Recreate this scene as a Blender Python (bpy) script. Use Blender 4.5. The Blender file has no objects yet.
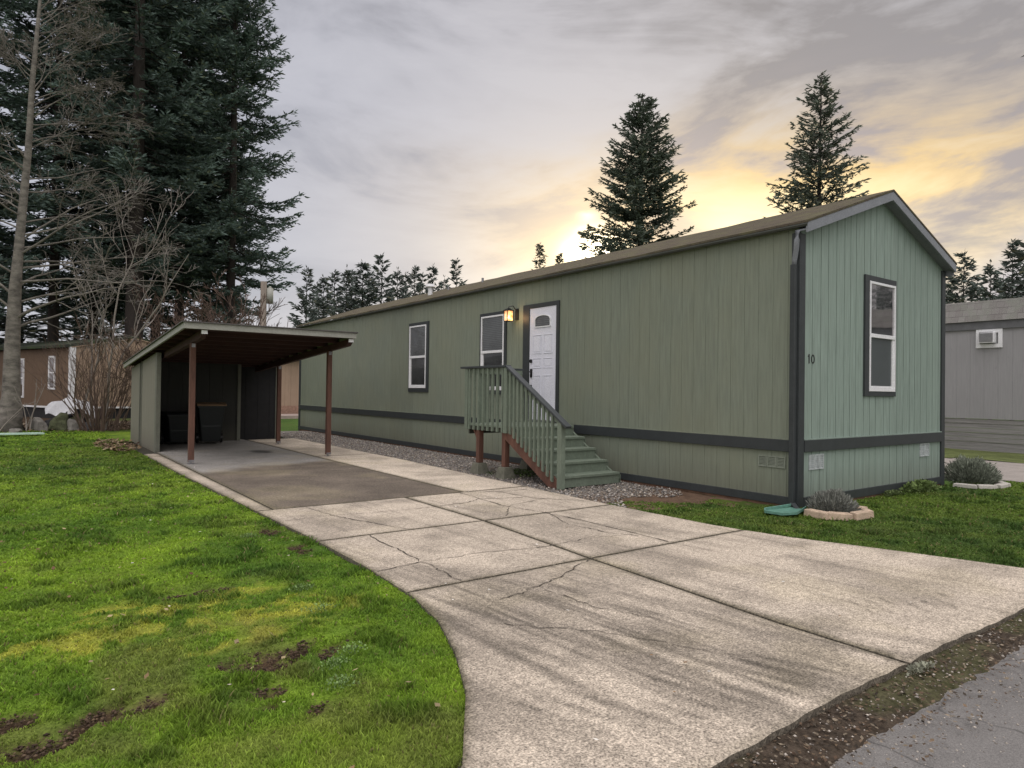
import bpy, math, random
import numpy as np
from mathutils import Vector, Matrix
random.seed(7)
rng = np.random.default_rng(11)
R = math.radians
scene = bpy.context.scene
COL = scene.collection
ORG = {}

# ------------------------------------------------------------------ camera
CAM = (-7.578, -4.455, 1.344)
F_PX, YAW, PITCH, ROLL = 670.933, R(36.438), R(0.626), R(0.781)
cd = bpy.data.cameras.new('camera')
cam = bpy.data.objects.new('camera', cd); COL.objects.link(cam)
fw = Vector((math.sin(YAW)*math.cos(PITCH), math.cos(YAW)*math.cos(PITCH), math.sin(PITCH)))
rt = Vector((math.cos(YAW), -math.sin(YAW), 0)); up = rt.cross(fw)
rt2 = rt*math.cos(ROLL)+up*math.sin(ROLL); up2 = -rt*math.sin(ROLL)+up*math.cos(ROLL)
cam.matrix_world = Matrix(((rt2.x, up2.x, -fw.x, CAM[0]), (rt2.y, up2.y, -fw.y, CAM[1]), (rt2.z, up2.z, -fw.z, CAM[2]), (0, 0, 0, 1)))
cd.sensor_fit = 'HORIZONTAL'; cd.sensor_width = 36; cd.lens = F_PX/1024*36
cd.clip_start = 0.05; cd.clip_end = 3000
scene.camera = cam
scene.view_settings.view_transform = 'Standard'; scene.view_settings.look = 'None'
scene.view_settings.exposure = 0; scene.view_settings.gamma = 1

# ------------------------------------------------------------------ helpers
def tag(o, label=None, cat=None, group=None, kind=None):
    if label: o['label'] = label
    if cat: o['category'] = cat
    if group: o['group'] = group
    if kind: o['kind'] = kind
    return o
def thing(name, label, cat, loc=(0, 0, 0), rotz=0, group=None):
    o = bpy.data.objects.new(name, None); COL.objects.link(o)
    o.location = loc; o.rotation_euler = (0, 0, rotz); o.empty_display_size = .1
    ORG[o.name] = Vector(loc)
    return tag(o, label, cat, group)
def dup(root, loc, rotz=0, label=None, scale=None, group=None):
    r = root.copy(); COL.objects.link(r); r.location = loc; r.rotation_euler = (0, 0, rotz)
    if scale: r.scale = scale if not isinstance(scale, (int, float)) else (scale,)*3
    if label: r['label'] = label
    if group: r['group'] = group
    for ch in list(root.children):
        c = ch.copy(); COL.objects.link(c); c.parent = r
        for g in ch.children:
            d = g.copy(); COL.objects.link(d); d.parent = c
    return r
class MB:
    def __init__(s): s.v = []; s.f = []
    def box(s, x0, x1, y0, y1, z0, z1):
        b = len(s.v)
        s.v += [(x0,y0,z0),(x1,y0,z0),(x1,y1,z0),(x0,y1,z0),(x0,y0,z1),(x1,y0,z1),(x1,y1,z1),(x0,y1,z1)]
        s.f += [tuple(b+i for i in q) for q in ((0,3,2,1),(4,5,6,7),(0,1,5,4),(1,2,6,5),(2,3,7,6),(3,0,4,7))]
        return s
    def bar(s, a, b, w, h, upv=(0, 0, 1)):
        a = Vector(a); b = Vector(b); d = (b-a).normalized(); u = Vector(upv)
        sd = d.cross(u)
        if sd.length < 1e-4: sd = d.cross(Vector((1, 0, 0)))
        sd.normalize(); u = sd.cross(d).normalized()
        i = len(s.v)
        for p in (a, b):
            for (p1, p2) in ((-1,-1),(1,-1),(1,1),(-1,1)):
                s.v.append(tuple(p+sd*(p1*w/2)+u*(p2*h/2)))
        s.f += [tuple(i+k for k in q) for q in ((0,1,2,3),(4,7,6,5),(0,4,5,1),(1,5,6,2),(2,6,7,3),(3,7,4,0))]
        return s
    def prism(s, poly, axis, a0, a1):
        # poly of 2-D points, extruded along axis (0=x: pts are (y,z); 1=y: (x,z); 2=z: (x,y))
        i = len(s.v); n = len(poly)
        for a in (a0, a1):
            for p in poly:
                s.v.append((a,p[0],p[1]) if axis == 0 else (p[0],a,p[1]) if axis == 1 else (p[0],p[1],a))
        s.f.append(tuple(range(i, i+n))); s.f.append(tuple(range(i+2*n-1, i+n-1, -1)))
        for k in range(n):
            s.f.append((i+k, i+n+k, i+n+(k+1) % n, i+(k+1) % n))
        return s
    def tube(s, pts, rad, n=6, cap=True):
        pts = [Vector(p) for p in pts]; b = len(s.v)
        for k, p in enumerate(pts):
            d = (pts[min(k+1, len(pts)-1)]-pts[max(k-1, 0)]).normalized()
            u = d.cross(Vector((0, 0, 1)))
            if u.length < .05: u = d.cross(Vector((0, 1, 0)))
            u.normalize(); w = u.cross(d)
            r = rad[k] if hasattr(rad, '__len__') else rad
            for j in range(n):
                a = 2*math.pi*j/n
                s.v.append(tuple(p+u*(math.cos(a)*r)+w*(math.sin(a)*r)))
        for k in range(len(pts)-1):
            for j in range(n):
                s.f.append((b+k*n+j, b+k*n+(j+1) % n, b+(k+1)*n+(j+1) % n, b+(k+1)*n+j))
        if cap:
            s.f.append(tuple(b+j for j in range(n-1, -1, -1))); s.f.append(tuple(b+(len(pts)-1)*n+j for j in range(n)))
        return s
    def build(s, name, m, parent=None, smooth=False, local=False, bevel=0, fixn=True):
        me = bpy.data.meshes.new(name)
        off = ORG.get(parent.name, Vector((0,0,0))) if (parent is not None and not local) else Vector((0, 0, 0))
        me.from_pydata([(v[0]-off[0], v[1]-off[1], v[2]-off[2]) for v in s.v], [], s.f)
        return finish(name, me, m, parent, smooth, bevel, off, fixn)
def finish(name, me, m, parent=None, smooth=False, bevel=0, off=None, fixn=False):
    if fixn:
        import bmesh
        bm = bmesh.new(); bm.from_mesh(me); bmesh.ops.recalc_face_normals(bm, faces=bm.faces); bm.to_mesh(me); bm.free()
    me.update()
    o = bpy.data.objects.new(name, me); COL.objects.link(o)
    if m: me.materials.append(m)
    if parent: o.parent = parent; ORG[o.name] = ORG.get(parent.name, Vector((0,0,0)))
    if smooth: me.polygons.foreach_set('use_smooth', [True]*len(me.polygons))
    if bevel:
        b = o.modifiers.new('bevel', 'BEVEL'); b.width = bevel; b.segments = 2; b.limit_method = 'ANGLE'
    return o
def npmesh(name, verts, faces, m, parent=None, smooth=False, cols=None, k=None):
    """verts (N,3), faces (M,k) ; cols (N,) or (N,3) vertex attribute"""
    verts = np.asarray(verts, np.float32); faces = np.asarray(faces, np.int32)
    me = bpy.data.meshes.new(name); k = faces.shape[1]
    me.vertices.add(len(verts)); me.vertices.foreach_set('co', verts.ravel())
    me.loops.add(faces.size); me.loops.foreach_set('vertex_index', faces.ravel())
    me.polygons.add(len(faces)); me.polygons.foreach_set('loop_start', np.arange(0, faces.size, k, dtype=np.int32))
    me.polygons.foreach_set('loop_total', np.full(len(faces), k, np.int32))
    me.update(calc_edges=True)
    if cols is not None:
        a = me.color_attributes.new('Col', 'FLOAT_COLOR', 'POINT')
        c = np.ones((len(verts), 4), np.float32)
        if cols.ndim == 1: c[:, 0] = c[:, 1] = c[:, 2] = cols
        else: c[:, :3] = cols
        a.data.foreach_set('color', c.ravel())
    return finish(name, me, m, parent, smooth)
# numpy value noise
def _h(i, j, s):
    n = (i*374761393+j*668265263+s*1442695041) & 0xffffffff
    n = ((n ^ (n >> 13))*1274126177) & 0xffffffff
    return ((n ^ (n >> 16)) & 0xffff)/65535.0
def vnoise(x, y, s=0):
    xi = np.floor(x).astype(np.int64); yi = np.floor(y).astype(np.int64); fx = x-xi; fy = y-yi
    fx = fx*fx*(3-2*fx); fy = fy*fy*(3-2*fy)
    return (_h(xi,yi,s)*(1-fx)+_h(xi+1,yi,s)*fx)*(1-fy)+(_h(xi,yi+1,s)*(1-fx)+_h(xi+1,yi+1,s)*fx)*fy
def fbm(x, y, s=0, o=4):
    t = 0; a = .5; w = 0
    for i in range(o):
        t = t+a*vnoise(x*2**i, y*2**i, s+i*17); w += a; a *= .5
    return t/w
def sstep(a, b, x): t = np.clip((x-a)/(b-a), 0, 1); return t*t*(3-2*t)

# ------------------------------------------------------------------ materials
def newmat(name):
    m = bpy.data.materials.new(name); m.use_nodes = True
    nt = m.node_tree; b = nt.nodes['Principled BSDF']
    return m, nt, b
def N(nt, t, **kw):
    n = nt.nodes.new(t)
    for k, v in kw.items():
        if k in n.inputs.keys(): n.inputs[k].default_value = v
        else: setattr(n, k, v)
    return n
def coords(nt, scale=(1, 1, 1)):
    g = N(nt, 'ShaderNodeNewGeometry'); mp = N(nt, 'ShaderNodeMapping'); mp.inputs['Scale'].default_value = scale
    nt.links.new(g.outputs['Position'], mp.inputs['Vector']); return mp.outputs['Vector']
def noise(nt, vec, scale, detail=5, rough=.55, dist=0):
    n = N(nt, 'ShaderNodeTexNoise'); n.inputs['Scale'].default_value = scale; n.inputs['Detail'].default_value = detail
    n.inputs['Roughness'].default_value = rough; n.inputs['Distortion'].default_value = dist
    nt.links.new(vec, n.inputs['Vector']); return n.outputs['Fac']
def ramp(nt, fac, stops):
    r = N(nt, 'ShaderNodeValToRGB'); e = r.color_ramp.elements
    while len(e) < len(stops): e.new(.5)
    for i, (p, c) in enumerate(stops):
        e[i].position = p; e[i].color = (*c, 1) if len(c) == 3 else c
    nt.links.new(fac, r.inputs['Fac']); return r.outputs['Color']
def mix(nt, a, b, fac, mode='MIX'):
    m = N(nt, 'ShaderNodeMix'); m.data_type = 'RGBA'; m.blend_type = mode
    for s, v in ((6, a), (7, b), (0, fac)):
        if hasattr(v, 'is_output') or isinstance(v, bpy.types.NodeSocket): nt.links.new(v, m.inputs[s])
        elif s == 0: m.inputs[0].default_value = v
        else: m.inputs[s].default_value = (*v, 1)
    return m.outputs[2]
def bump(nt, b, h, strength=.3, dist=.01):
    n = N(nt, 'ShaderNodeBump'); n.inputs['Strength'].default_value = strength; n.inputs['Distance'].default_value = dist
    nt.links.new(h, n.inputs['Height']); nt.links.new(n.outputs['Normal'], b.inputs['Normal'])
def rustle(c, k): return tuple(max(0, x*k) for x in c)
def simple(name, c, rough=.6, var=.18, scale=6, stretch=(1, 1, 1), bs=.15, bd=.004, spec=.4, metal=0, fine=60):
    """paint-like surface: large soft mottling, fine grain, small bump"""
    m, nt, b = newmat(name)
    v = coords(nt, stretch)
    a = ramp(nt, noise(nt, v, scale, 6, .6), [(.25, rustle(c, 1-var)), (.75, rustle(c, 1+var))])
    g = ramp(nt, noise(nt, v, fine, 3, .6), [(.3, (.82,)*3), (.7, (1.12,)*3)])
    c2 = mix(nt, a, g, 1, 'MULTIPLY')
    nt.links.new(c2, b.inputs['Base Color']); b.inputs['Roughness'].default_value = rough
    b.inputs['Specular IOR Level'].default_value = spec; b.inputs['Metallic'].default_value = metal
    bump(nt, b, noise(nt, v, fine*1.5, 4), bs, bd)
    return m
def siding(name, c, c2, streak=.2):
    m, nt, b = newmat(name)
    v = coords(nt, (1, 1, .06)); v1 = coords(nt)
    a = ramp(nt, noise(nt, v, 30, 6, .65), [(.3, rustle(c, 1-streak)), (.7, rustle(c, 1+streak*.7))])
    big = noise(nt, v1, .9, 5, .6)
    a = mix(nt, a, c2, ramp(nt, big, [(.4, (0,0,0)), (.7, (.55,)*3)]))
    d = mix(nt, a, rustle(c, .35), ramp(nt, noise(nt, coords(nt, (1, 1, .25)), 14, 6, .7), [(.6, (0,0,0)), (.8, (.35,)*3)]))
    # sheets differ a little in tone
    vd = N(nt, 'ShaderNodeVectorMath'); vd.operation = 'MULTIPLY'; nt.links.new(v1, vd.inputs[0]); vd.inputs[1].default_value = (.82, .82, 0)
    vf = N(nt, 'ShaderNodeVectorMath'); vf.operation = 'FLOOR'; nt.links.new(vd.outputs[0], vf.inputs[0])
    wn_ = N(nt, 'ShaderNodeTexWhiteNoise'); wn_.noise_dimensions = '3D'; nt.links.new(vf.outputs[0], wn_.inputs['Vector'])
    d = mix(nt, d, ramp(nt, wn_.outputs['Value'], [(0, (.91,)*3), (1, (1.08,)*3)]), 1, 'MULTIPLY')
    # dirt splash near the ground
    sp = N(nt, 'ShaderNodeSeparateXYZ'); nt.links.new(v1, sp.inputs[0])
    dz = N(nt, 'ShaderNodeMapRange'); dz.inputs[1].default_value = .45; dz.inputs[2].default_value = 0; dz.inputs[4].default_value = .45
    nt.links.new(sp.outputs[2], dz.inputs[0])
    d = mix(nt, d, (.10, .09, .065), dz.outputs[0])
    nt.links.new(d, b.inputs['Base Color']); b.inputs['Roughness'].default_value = .62; b.inputs['Specular IOR Level'].default_value = .35
    bump(nt, b, noise(nt, v, 55, 5, .7), .35, .006)
    return m
def attrmat(name, stops_or_mul, rough=.85, transl=0, spec=.2, grain=None):
    """colour comes from the mesh's own Col attribute"""
    m, nt, b = newmat(name)
    a = N(nt, 'ShaderNodeAttribute'); a.attribute_name = 'Col'
    c = a.outputs['Color']
    if grain:
        v = coords(nt)
        for sc, lo, hi in grain:
            c = mix(nt, c, ramp(nt, noise(nt, v, sc, 4, .65), [(.3, (lo,)*3), (.7, (hi,)*3)]), 1, 'MULTIPLY')
    nt.links.new(c, b.inputs['Base Color']); b.inputs['Roughness'].default_value = rough
    b.inputs['Specular IOR Level'].default_value = spec
    if transl:
        t = N(nt, 'ShaderNodeBsdfTranslucent'); nt.links.new(c, t.inputs['Color'])
        mx = N(nt, 'ShaderNodeMixShader'); mx.inputs[0].default_value = transl
        nt.links.new(b.outputs[0], mx.inputs[1]); nt.links.new(t.outputs[0], mx.inputs[2])
        nt.links.new(mx.outputs[0], nt.nodes['Material Output'].inputs[0])
    if grain: bump(nt, b, noise(nt, coords(nt), grain[0][0], 4), .5, .006)
    return m
def emis(name, c, s):
    m, nt, b = newmat(name); b.inputs['Base Color'].default_value = (*c, 1)
    b.inputs['Emission Color'].default_value = (*c, 1); b.inputs['Emission Strength'].default_value = s; return m
def glassmat(name, c=(.02, .024, .026), r=.04):
    m, nt, b = newmat(name)
    v = coords(nt); a = ramp(nt, noise(nt, v, 5, 4), [(.3, c), (.7, rustle(c, 1.6))]); nt.links.new(a, b.inputs['Base Color'])
    b.inputs['Roughness'].default_value = r; b.inputs['IOR'].default_value = 1.52; b.inputs['Specular IOR Level'].default_value = .9
    gl = N(nt, 'ShaderNodeBsdfGlossy'); gl.inputs['Roughness'].default_value = r; gl.inputs['Color'].default_value = (.9, .85, .86, 1)
    bump(nt, b, noise(nt, v, 2.2, 2), .08, .02); nt.links.new(b.inputs['Normal'].links[0].from_socket, gl.inputs['Normal'])
    mx = N(nt, 'ShaderNodeMixShader'); mx.inputs[0].default_value = .42; nt.links.new(b.outputs[0], mx.inputs[1]); nt.links.new(gl.outputs[0], mx.inputs[2])
    nt.links.new(mx.outputs[0], nt.nodes['Material Output'].inputs[0]); return m

M = {}
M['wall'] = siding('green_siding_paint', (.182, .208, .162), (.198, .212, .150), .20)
M['wall_end_lit'] = siding('green_siding_gable_lit', (.235, .302, .262), (.215, .275, .235), .28)  # same paint as the long wall; brighter, bluer daylight put into the colour
M['trim'] = simple('dark_trim_paint', (.034, .040, .042), .5, .15, 8)
M['rake'] = simple('grey_rake_paint', (.20, .215, .235), .55, .12, 4, (1, 1, 1))
M['white'] = simple('white_vinyl', (.74, .75, .76), .35, .05, 6, bs=.05)
M['door'] = simple('white_door_paint', (.68, .69, .76), .4, .05, 3, bs=.05)
M['black'] = simple('black_metal', (.015, .015, .015), .35, .1, 10)
M['glass'] = glassmat('window_glass')
M['blind'] = simple('window_blind', (.20, .21, .20), .6, .1, 6)
M['screen'] = simple('dark_room', (.035, .038, .042), .35, .2, 3)
M['stair'] = simple('stair_paint', (.150, .185, .142), .6, .16, 9, (1, 1, .4), .25)
M['rail'] = simple('rail_paint', (.045, .052, .055), .5, .15, 8)
M['redwood'] = simple('reddish_stained_wood', (.115, .055, .038), .7, .35, 10, (1, 1, .15), .4, .006)
M['brownply'] = simple('carport_ceiling_wood', (.050, .021, .018), .75, .3, 8, (.3, 2, 1), .3)
M['shedwall'] = siding('shed_siding_paint', (.20, .195, .155), (.185, .18, .14), .12)
M['shedback'] = siding('shed_siding_shaded', (.034, .035, .030), (.028, .028, .024), .15)  # shed siding with the carport's inner shade put into its colour
M['shedtrim'] = simple('shed_trim_paint', (.14, .145, .115), .6, .15, 7)
M['fascia'] = simple('carport_fascia_paint', (.30, .305, .27), .55, .15, 7, (.5, 1, 1))
M['darkin'] = simple('shed_interior', (.016, .016, .017), .8, .2, 6)  # near-black: shade of the shed interior put into the colour
M['pier'] = simple('pier_concrete', (.13, .13, .10), .9, .3, 12, bs=.5, bd=.01)
M['galv'] = simple('galvanised_metal', (.25, .25, .26), .4, .2, 14, metal=.8)
def shingles(name, c1, c2, moss):
    m, nt, b = newmat(name); v = coords(nt)
    br = N(nt, 'ShaderNodeTexBrick'); br.inputs['Scale'].default_value = 5.5; br.inputs['Color1'].default_value = (*c1, 1); br.inputs['Color2'].default_value = (*c2, 1)
    br.inputs['Mortar'].default_value = (*rustle(c1, .4), 1); br.inputs['Mortar Size'].default_value = .012; br.inputs['Brick Width'].default_value = .9; br.inputs['Row Height'].default_value = .42
    mp = N(nt, 'ShaderNodeMapping'); mp.inputs['Rotation'].default_value = (0, 0, math.pi/2); nt.links.new(v, mp.inputs[0]); nt.links.new(mp.outputs[0], br.inputs['Vector'])
    g = ramp(nt, noise(nt, v, 120, 3, .7), [(.3, (.6,)*3), (.7, (1.3,)*3)])
    c = mix(nt, br.outputs['Color'], g, 1, 'MULTIPLY')
    c = mix(nt, c, moss, ramp(nt, noise(nt, v, 3.5, 7, .75), [(.45, (0,0,0)), (.62, (.85,)*3)]))
    nt.links.new(c, b.inputs['Base Color']); b.inputs['Roughness'].default_value = .95; b.inputs['Specular IOR Level'].default_value = .15
    bump(nt, b, noise(nt, v, 60, 5, .7), .8, .02); return m
M['roof'] = shingles('mossy_shingles', (.085, .072, .055), (.11, .092, .068), (.115, .11, .06))
M['roofgrey'] = shingles('grey_shingles', (.20, .19, .18), (.26, .25, .24), (.22, .23, .2))
M['roofdark'] = shingles('dark_mossy_shingles', (.045, .05, .045), (.06, .065, .055), (.06, .085, .035))
M['roofflat'] = simple('rolled_roofing', (.10, .095, .09), .9, .3, 5, bs=.5, bd=.01)
M['tan'] = siding('brown_siding', (.15, .098, .062), (.17, .115, .075), .15)
M['tanlight'] = siding('light_brown_siding', (.34, .25, .18), (.25, .18, .125), .15)
M['greyside'] = siding('grey_siding', (.31, .31, .315), (.28, .28, .285), .1)
M['skirt'] = simple('weathered_skirting_boards', (.24, .235, .23), .8, .35, 9, (.15, .15, 6), .5)
M['brick'] = simple('terracotta_band', (.27, .17, .125), .85, .3, 9)
M['bin'] = simple('dark_bin_plastic', (.012, .016, .016), .45, .1, 8)
M['lid'] = simple('tan_bin_lid', (.26, .17, .10), .5, .2, 8)
M['splash'] = simple('green_plastic', (.11, .24, .19), .45, .25, 12)
M['stone'] = simple('pink_garden_stone', (.44, .34, .25), .85, .3, 11, bs=.6, bd=.01)
M['rock'] = simple('grey_rock', (.20, .19, .17), .9, .4, 6, bs=.8, bd=.03)
M['mossrock'] = simple('mossy_rock', (.085, .095, .05), .95, .6, 7, bs=.8, bd=.03)
M['tarp'] = simple('white_tarp', (.52, .53, .55), .5, .12, 5)
M['bark'] = simple('fir_bark', (.038, .031, .027), .95, .4, 5, (1, 1, .2), .9, .05, fine=25)
M['birch'] = simple('grey_birch_bark', (.15, .138, .12), .85, .65, 4, (1, 1, 2.2), .6, .02, fine=25)
M['twig'] = simple('twig_bark', (.10, .068, .052), .9, .3, 5)
M['palewood'] = simple('pale_twig_bark', (.24, .215, .19), .9, .25, 5)
M['pole'] = simple('weathered_pole_wood', (.20, .17, .14), .9, .3, 5, (1, 1, .1))
M['foliage'] = attrmat('conifer_foliage', None, .8, .12, .15)
M['grass'] = attrmat('grass_blades', None, .65, .38, .2)
M['lawn'] = attrmat('lawn_soil', None, .95, 0, .1, grain=[(70, .55, 1.45), (9, .8, 1.2)])
M['concrete'] = attrmat('worn_aggregate_concrete', None, .88, 0, .25, grain=[(95, .22, 1.78), (30, .62, 1.33), (3.2, .86, 1.12)])
M['litter'] = attrmat('leaf_litter', None, .85, .1, .2)
M['stonebits'] = attrmat('gravel_stones', None, .85, 0, .25)
M['shrubleaf'] = attrmat('shrub_leaves', None, .75, .2, .2)

# ------------------------------------------------------------------ world, sun
SUN_AZ, SUN_EL = R(42.5), R(12)
SD = Vector((math.sin(SUN_AZ)*math.cos(SUN_EL), math.cos(SUN_AZ)*math.cos(SUN_EL), math.sin(SUN_EL)))
w = bpy.data.worlds.new('World'); scene.world = w; w.use_nodes = True
nt = w.node_tree; nt.nodes.clear()
L = nt.links.new
def math_(op, a, b=None, c=None, clamp=False):
    n = N(nt, 'ShaderNodeMath'); n.operation = op; n.use_clamp = clamp
    for i, x in enumerate((a, b, c)):
        if x is None: continue
        if isinstance(x, (int, float)): n.inputs[i].default_value = x
        else: L(x, n.inputs[i])
    return n.outputs[0]
tc = N(nt, 'ShaderNodeTexCoord'); dirv = tc.outputs['Generated']
sep = N(nt, 'ShaderNodeSeparateXYZ'); L(dirv, sep.inputs[0]); X, Y, Z = sep.outputs
zc = math_('MAXIMUM', Z, 0)
den = math_('ADD', zc, .16)
cv = N(nt, 'ShaderNodeCombineXYZ'); L(math_('DIVIDE', X, den), cv.inputs[0]); L(math_('DIVIDE', Y, den), cv.inputs[1])
rot = N(nt, 'ShaderNodeMapping'); rot.inputs['Rotation'].default_value = (0, 0, R(-25)); rot.inputs['Scale'].default_value = (.55, 1.0, 1)
L(cv.outputs[0], rot.inputs[0]); cvec = rot.outputs[0]
dm = N(nt, 'ShaderNodeMapping'); dm.inputs['Scale'].default_value = (1, 1, 3.0); dm.inputs['Location'].default_value = (3.1, 1.7, .6); L(dirv, dm.inputs[0])
n1 = noise(nt, dm.outputs[0], 2.9, 8, .58, .6)
n2 = noise(nt, dm.outputs[0], 8.5, 6, .55, .25)
n3 = noise(nt, cvec, .9, 3, .5, .2)
nn = math_('ADD', math_('ADD', math_('MULTIPLY', n1, .62), math_('MULTIPLY', n2, .20)), math_('MULTIPLY', n3, .18))
def dotn(v_):
    d1 = N(nt, 'ShaderNodeVectorMath'); d1.operation = 'DOT_PRODUCT'; L(dirv, d1.inputs[0]); d1.inputs[1].default_value = v_; return d1.outputs['Value']
def gauss(center_az, center_el, wa, we, wob=0):
    a = math_('DIVIDE', dotn((math.cos(center_az), -math.sin(center_az), 0)), wa)
    e = math_('SUBTRACT', Z, math.sin(center_el))
    if wob: e = math_('ADD', e, math_('MULTIPLY', math_('SUBTRACT', nn, .5), wob))
    e = math_('DIVIDE', e, we)
    front = math_('GREATER_THAN', dotn((math.sin(center_az), math.cos(center_az), 0)), 0)
    g = math_('EXPONENT', math_('MULTIPLY', math_('ADD', math_('MULTIPLY', a, a), math_('MULTIPLY', e, e)), -1))
    return math_('MULTIPLY', g, front)
cloud = ramp(nt, nn, [(.43, (.31, .285, .28)), (.475, (.40, .375, .375)), (.52, (.49, .462, .465)), (.60, (.56, .53, .53))])
# cooler, bluer cloud towards the north-west (left)
cool = N(nt, 'ShaderNodeMapRange'); cool.inputs[1].default_value = .55; cool.inputs[2].default_value = 1.0; L(dotn((math.sin(R(2)), math.cos(R(2)), 0)), cool.inputs[0])
c = mix(nt, cloud, (.46, .49, .60), math_('MULTIPLY', cool.outputs[0], .62))
g_wide = gauss(R(60.5), R(15.5), .33, .082, .30)
g_low = gauss(R(56), R(11), .25, .070, .25)
warm = ramp(nt, nn, [(.42, (.44, .37, .35)), (.455, (.72, .54, .34)), (.49, (.98, .66, .24)), (.56, (1.15, .82, .34))])
c = mix(nt, c, warm, math_('MULTIPLY', g_wide, .92, clamp=True))
pale = ramp(nt, nn, [(.43, (.60, .50, .44)), (.475, (.88, .72, .50)), (.51, (1.3, 1.0, .58)), (.56, (1.6, 1.4, 1.0))])
c = mix(nt, c, pale, math_('MULTIPLY', g_low, 1.0, clamp=True))
c = mix(nt, c, (1.5, 1.25, .72), math_('MULTIPLY', gauss(R(54.5), R(13.2), .05, .035, .2), .85))
c = mix(nt, c, (1.0, .74, .40), math_('MULTIPLY', gauss(R(43.5), R(12), .11, .05, .1), .85))
c = mix(nt, c, (6.5, 5.6, 3.8), math_('MINIMUM', math_('MULTIPLY', gauss(R(43.4), R(11.6), .032, .022, .08), 1.5), 1))
c = mix(nt, c, (2.0, 1.6, .9), math_('MULTIPLY', gauss(R(42.7), R(14.3), .012, .007, .1), .8))
# flat lavender bank low on the right with a crisp upper edge
bank = N(nt, 'ShaderNodeMapRange'); bank.interpolation_type = 'SMOOTHSTEP'; bank.inputs[1].default_value = .46; bank.inputs[2].default_value = .62; L(gauss(R(84), R(4.5), .30, .20, .10), bank.inputs[0])
c = mix(nt, c, (.53, .49, .53), math_('MULTIPLY', bank.outputs[0], .9))
# overcast raised overhead and behind the viewer to light the scene
zen = N(nt, 'ShaderNodeMapRange'); zen.interpolation_type = 'SMOOTHSTEP'; zen.inputs[1].default_value = .52; zen.inputs[2].default_value = .95; zen.inputs[3].default_value = 1; zen.inputs[4].default_value = 4.3
L(Z, zen.inputs[0])
bk = N(nt, 'ShaderNodeVectorMath'); bk.operation = 'DOT_PRODUCT'; L(dirv, bk.inputs[0]); bk.inputs[1].default_value = (-.55, -.83, 0)
bkr = N(nt, 'ShaderNodeMapRange'); bkr.interpolation_type = 'SMOOTHSTEP'; bkr.inputs[1].default_value = -.1; bkr.inputs[2].default_value = .8; bkr.inputs[3].default_value = 1; bkr.inputs[4].default_value = 2.4
L(bk.outputs['Value'], bkr.inputs[0])
k = math_('MULTIPLY', zen.outputs[0], bkr.outputs[0])
# dim below the horizon
lo = N(nt, 'ShaderNodeMapRange'); lo.inputs[1].default_value = -.03; lo.inputs[2].default_value = .0; lo.inputs[3].default_value = .25; lo.inputs[4].default_value = 1; L(Z, lo.inputs[0])
k = math_('MULTIPLY', k, lo.outputs[0])
bg1 = N(nt, 'ShaderNodeBackground'); L(c, bg1.inputs['Color']); L(k, bg1.inputs['Strength'])
sky = N(nt, 'ShaderNodeTexSky'); sky.sky_type = 'NISHITA'; sky.sun_disc = False; sky.sun_elevation = SUN_EL; sky.sun_rotation = SUN_AZ
bg2 = N(nt, 'ShaderNodeBackground'); L(sky.outputs[0], bg2.inputs['Color']); bg2.inputs['Strength'].default_value = .012
ad = N(nt, 'ShaderNodeAddShader'); L(bg1.outputs[0], ad.inputs[0]); L(bg2.outputs[0], ad.inputs[1])
wo = N(nt, 'ShaderNodeOutputWorld'); L(ad.outputs[0], wo.inputs[0])
sl = bpy.data.lights.new('sun', 'SUN'); sl.energy = .55; sl.angle = R(14); sl.color = (1, .83, .62)
so = bpy.data.objects.new('sun', sl); COL.objects.link(so); so.rotation_euler = SD.to_track_quat('Z', 'Y').to_euler(); so.location = (20, 20, 30)

# ------------------------------------------------------------------ ground layout
def xL(y):   # left edge of the concrete
    return np.interp(y, [-2.97, -2.75, -2.41, -1.9, -1.48, -1.04, -.53, .3, 1.2, 3.0, 7, 14.5], [-7.35, -6.75, -6.28, -5.94, -5.74, -5.58, -5.48, -5.43, -5.42, -5.45, -5.52, -5.55])
def xR(y):   # right edge of the concrete
    return np.interp(y, [-3.0, -2.57, -2.2, -1.74, -1.3, -.93, -.5, -.1, .4, 1.37, 2.35, 4.4, 7.5, 14.5], [-.9, -1.1, -1.2, -1.34, -1.49, -1.62, -1.70, -1.75, -1.77, -1.78, -1.74, -1.64, -1.5, -1.5])
Y0 = -2.93
def y_front(x): return Y0+.02*np.sin(x*1.1)+.004*np.sin(x*5.1)+.003*np.sin(x*23)
def in_conc(x, y): return (y > y_front(x)) & (y < 14.4) & (x > xL(y)) & (x < xR(y))
def in_shed(x, y): return (x > -5.3) & (x < -1.9) & (y > 10.9) & (y < 15.4)
def gravel_mask(x, y): return (x > xR(y)) & (x < 0) & (y > 1.3+.9*(x+1.7)/1.7*-.1+.25*np.sin(x*3)) & (y < 16.8)
DIRT = [(-6.42,-.97,.28,.13),(-6.62,-1.02,.13,.08),(-7.24,-1.19,.10,.08),(-7.10,-1.15,.08,.08),(-7.5,-1.30,.10,.08),(-7.60,-1.04,.12,.08),
        (-6.62,-1.36,.10,.07),(-6.52,-1.62,.07,.05),(-6.66,-1.5,.07,.045),(-7.36,-1.24,.06,.04),(-6.6,.42,.2,.04),(-5.62,1.25,.10,.14),(-5.6,2.2,.08,.2)]
MOSS = [(-7.2,-.2,.40,.20),(-6.35,-.35,.46,.30),(-6.8,.15,.5,.12),(-6.6,-.65,.28,.10),(-7.0,.35,.3,.10),(-6.25,.25,.3,.14)]
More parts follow.
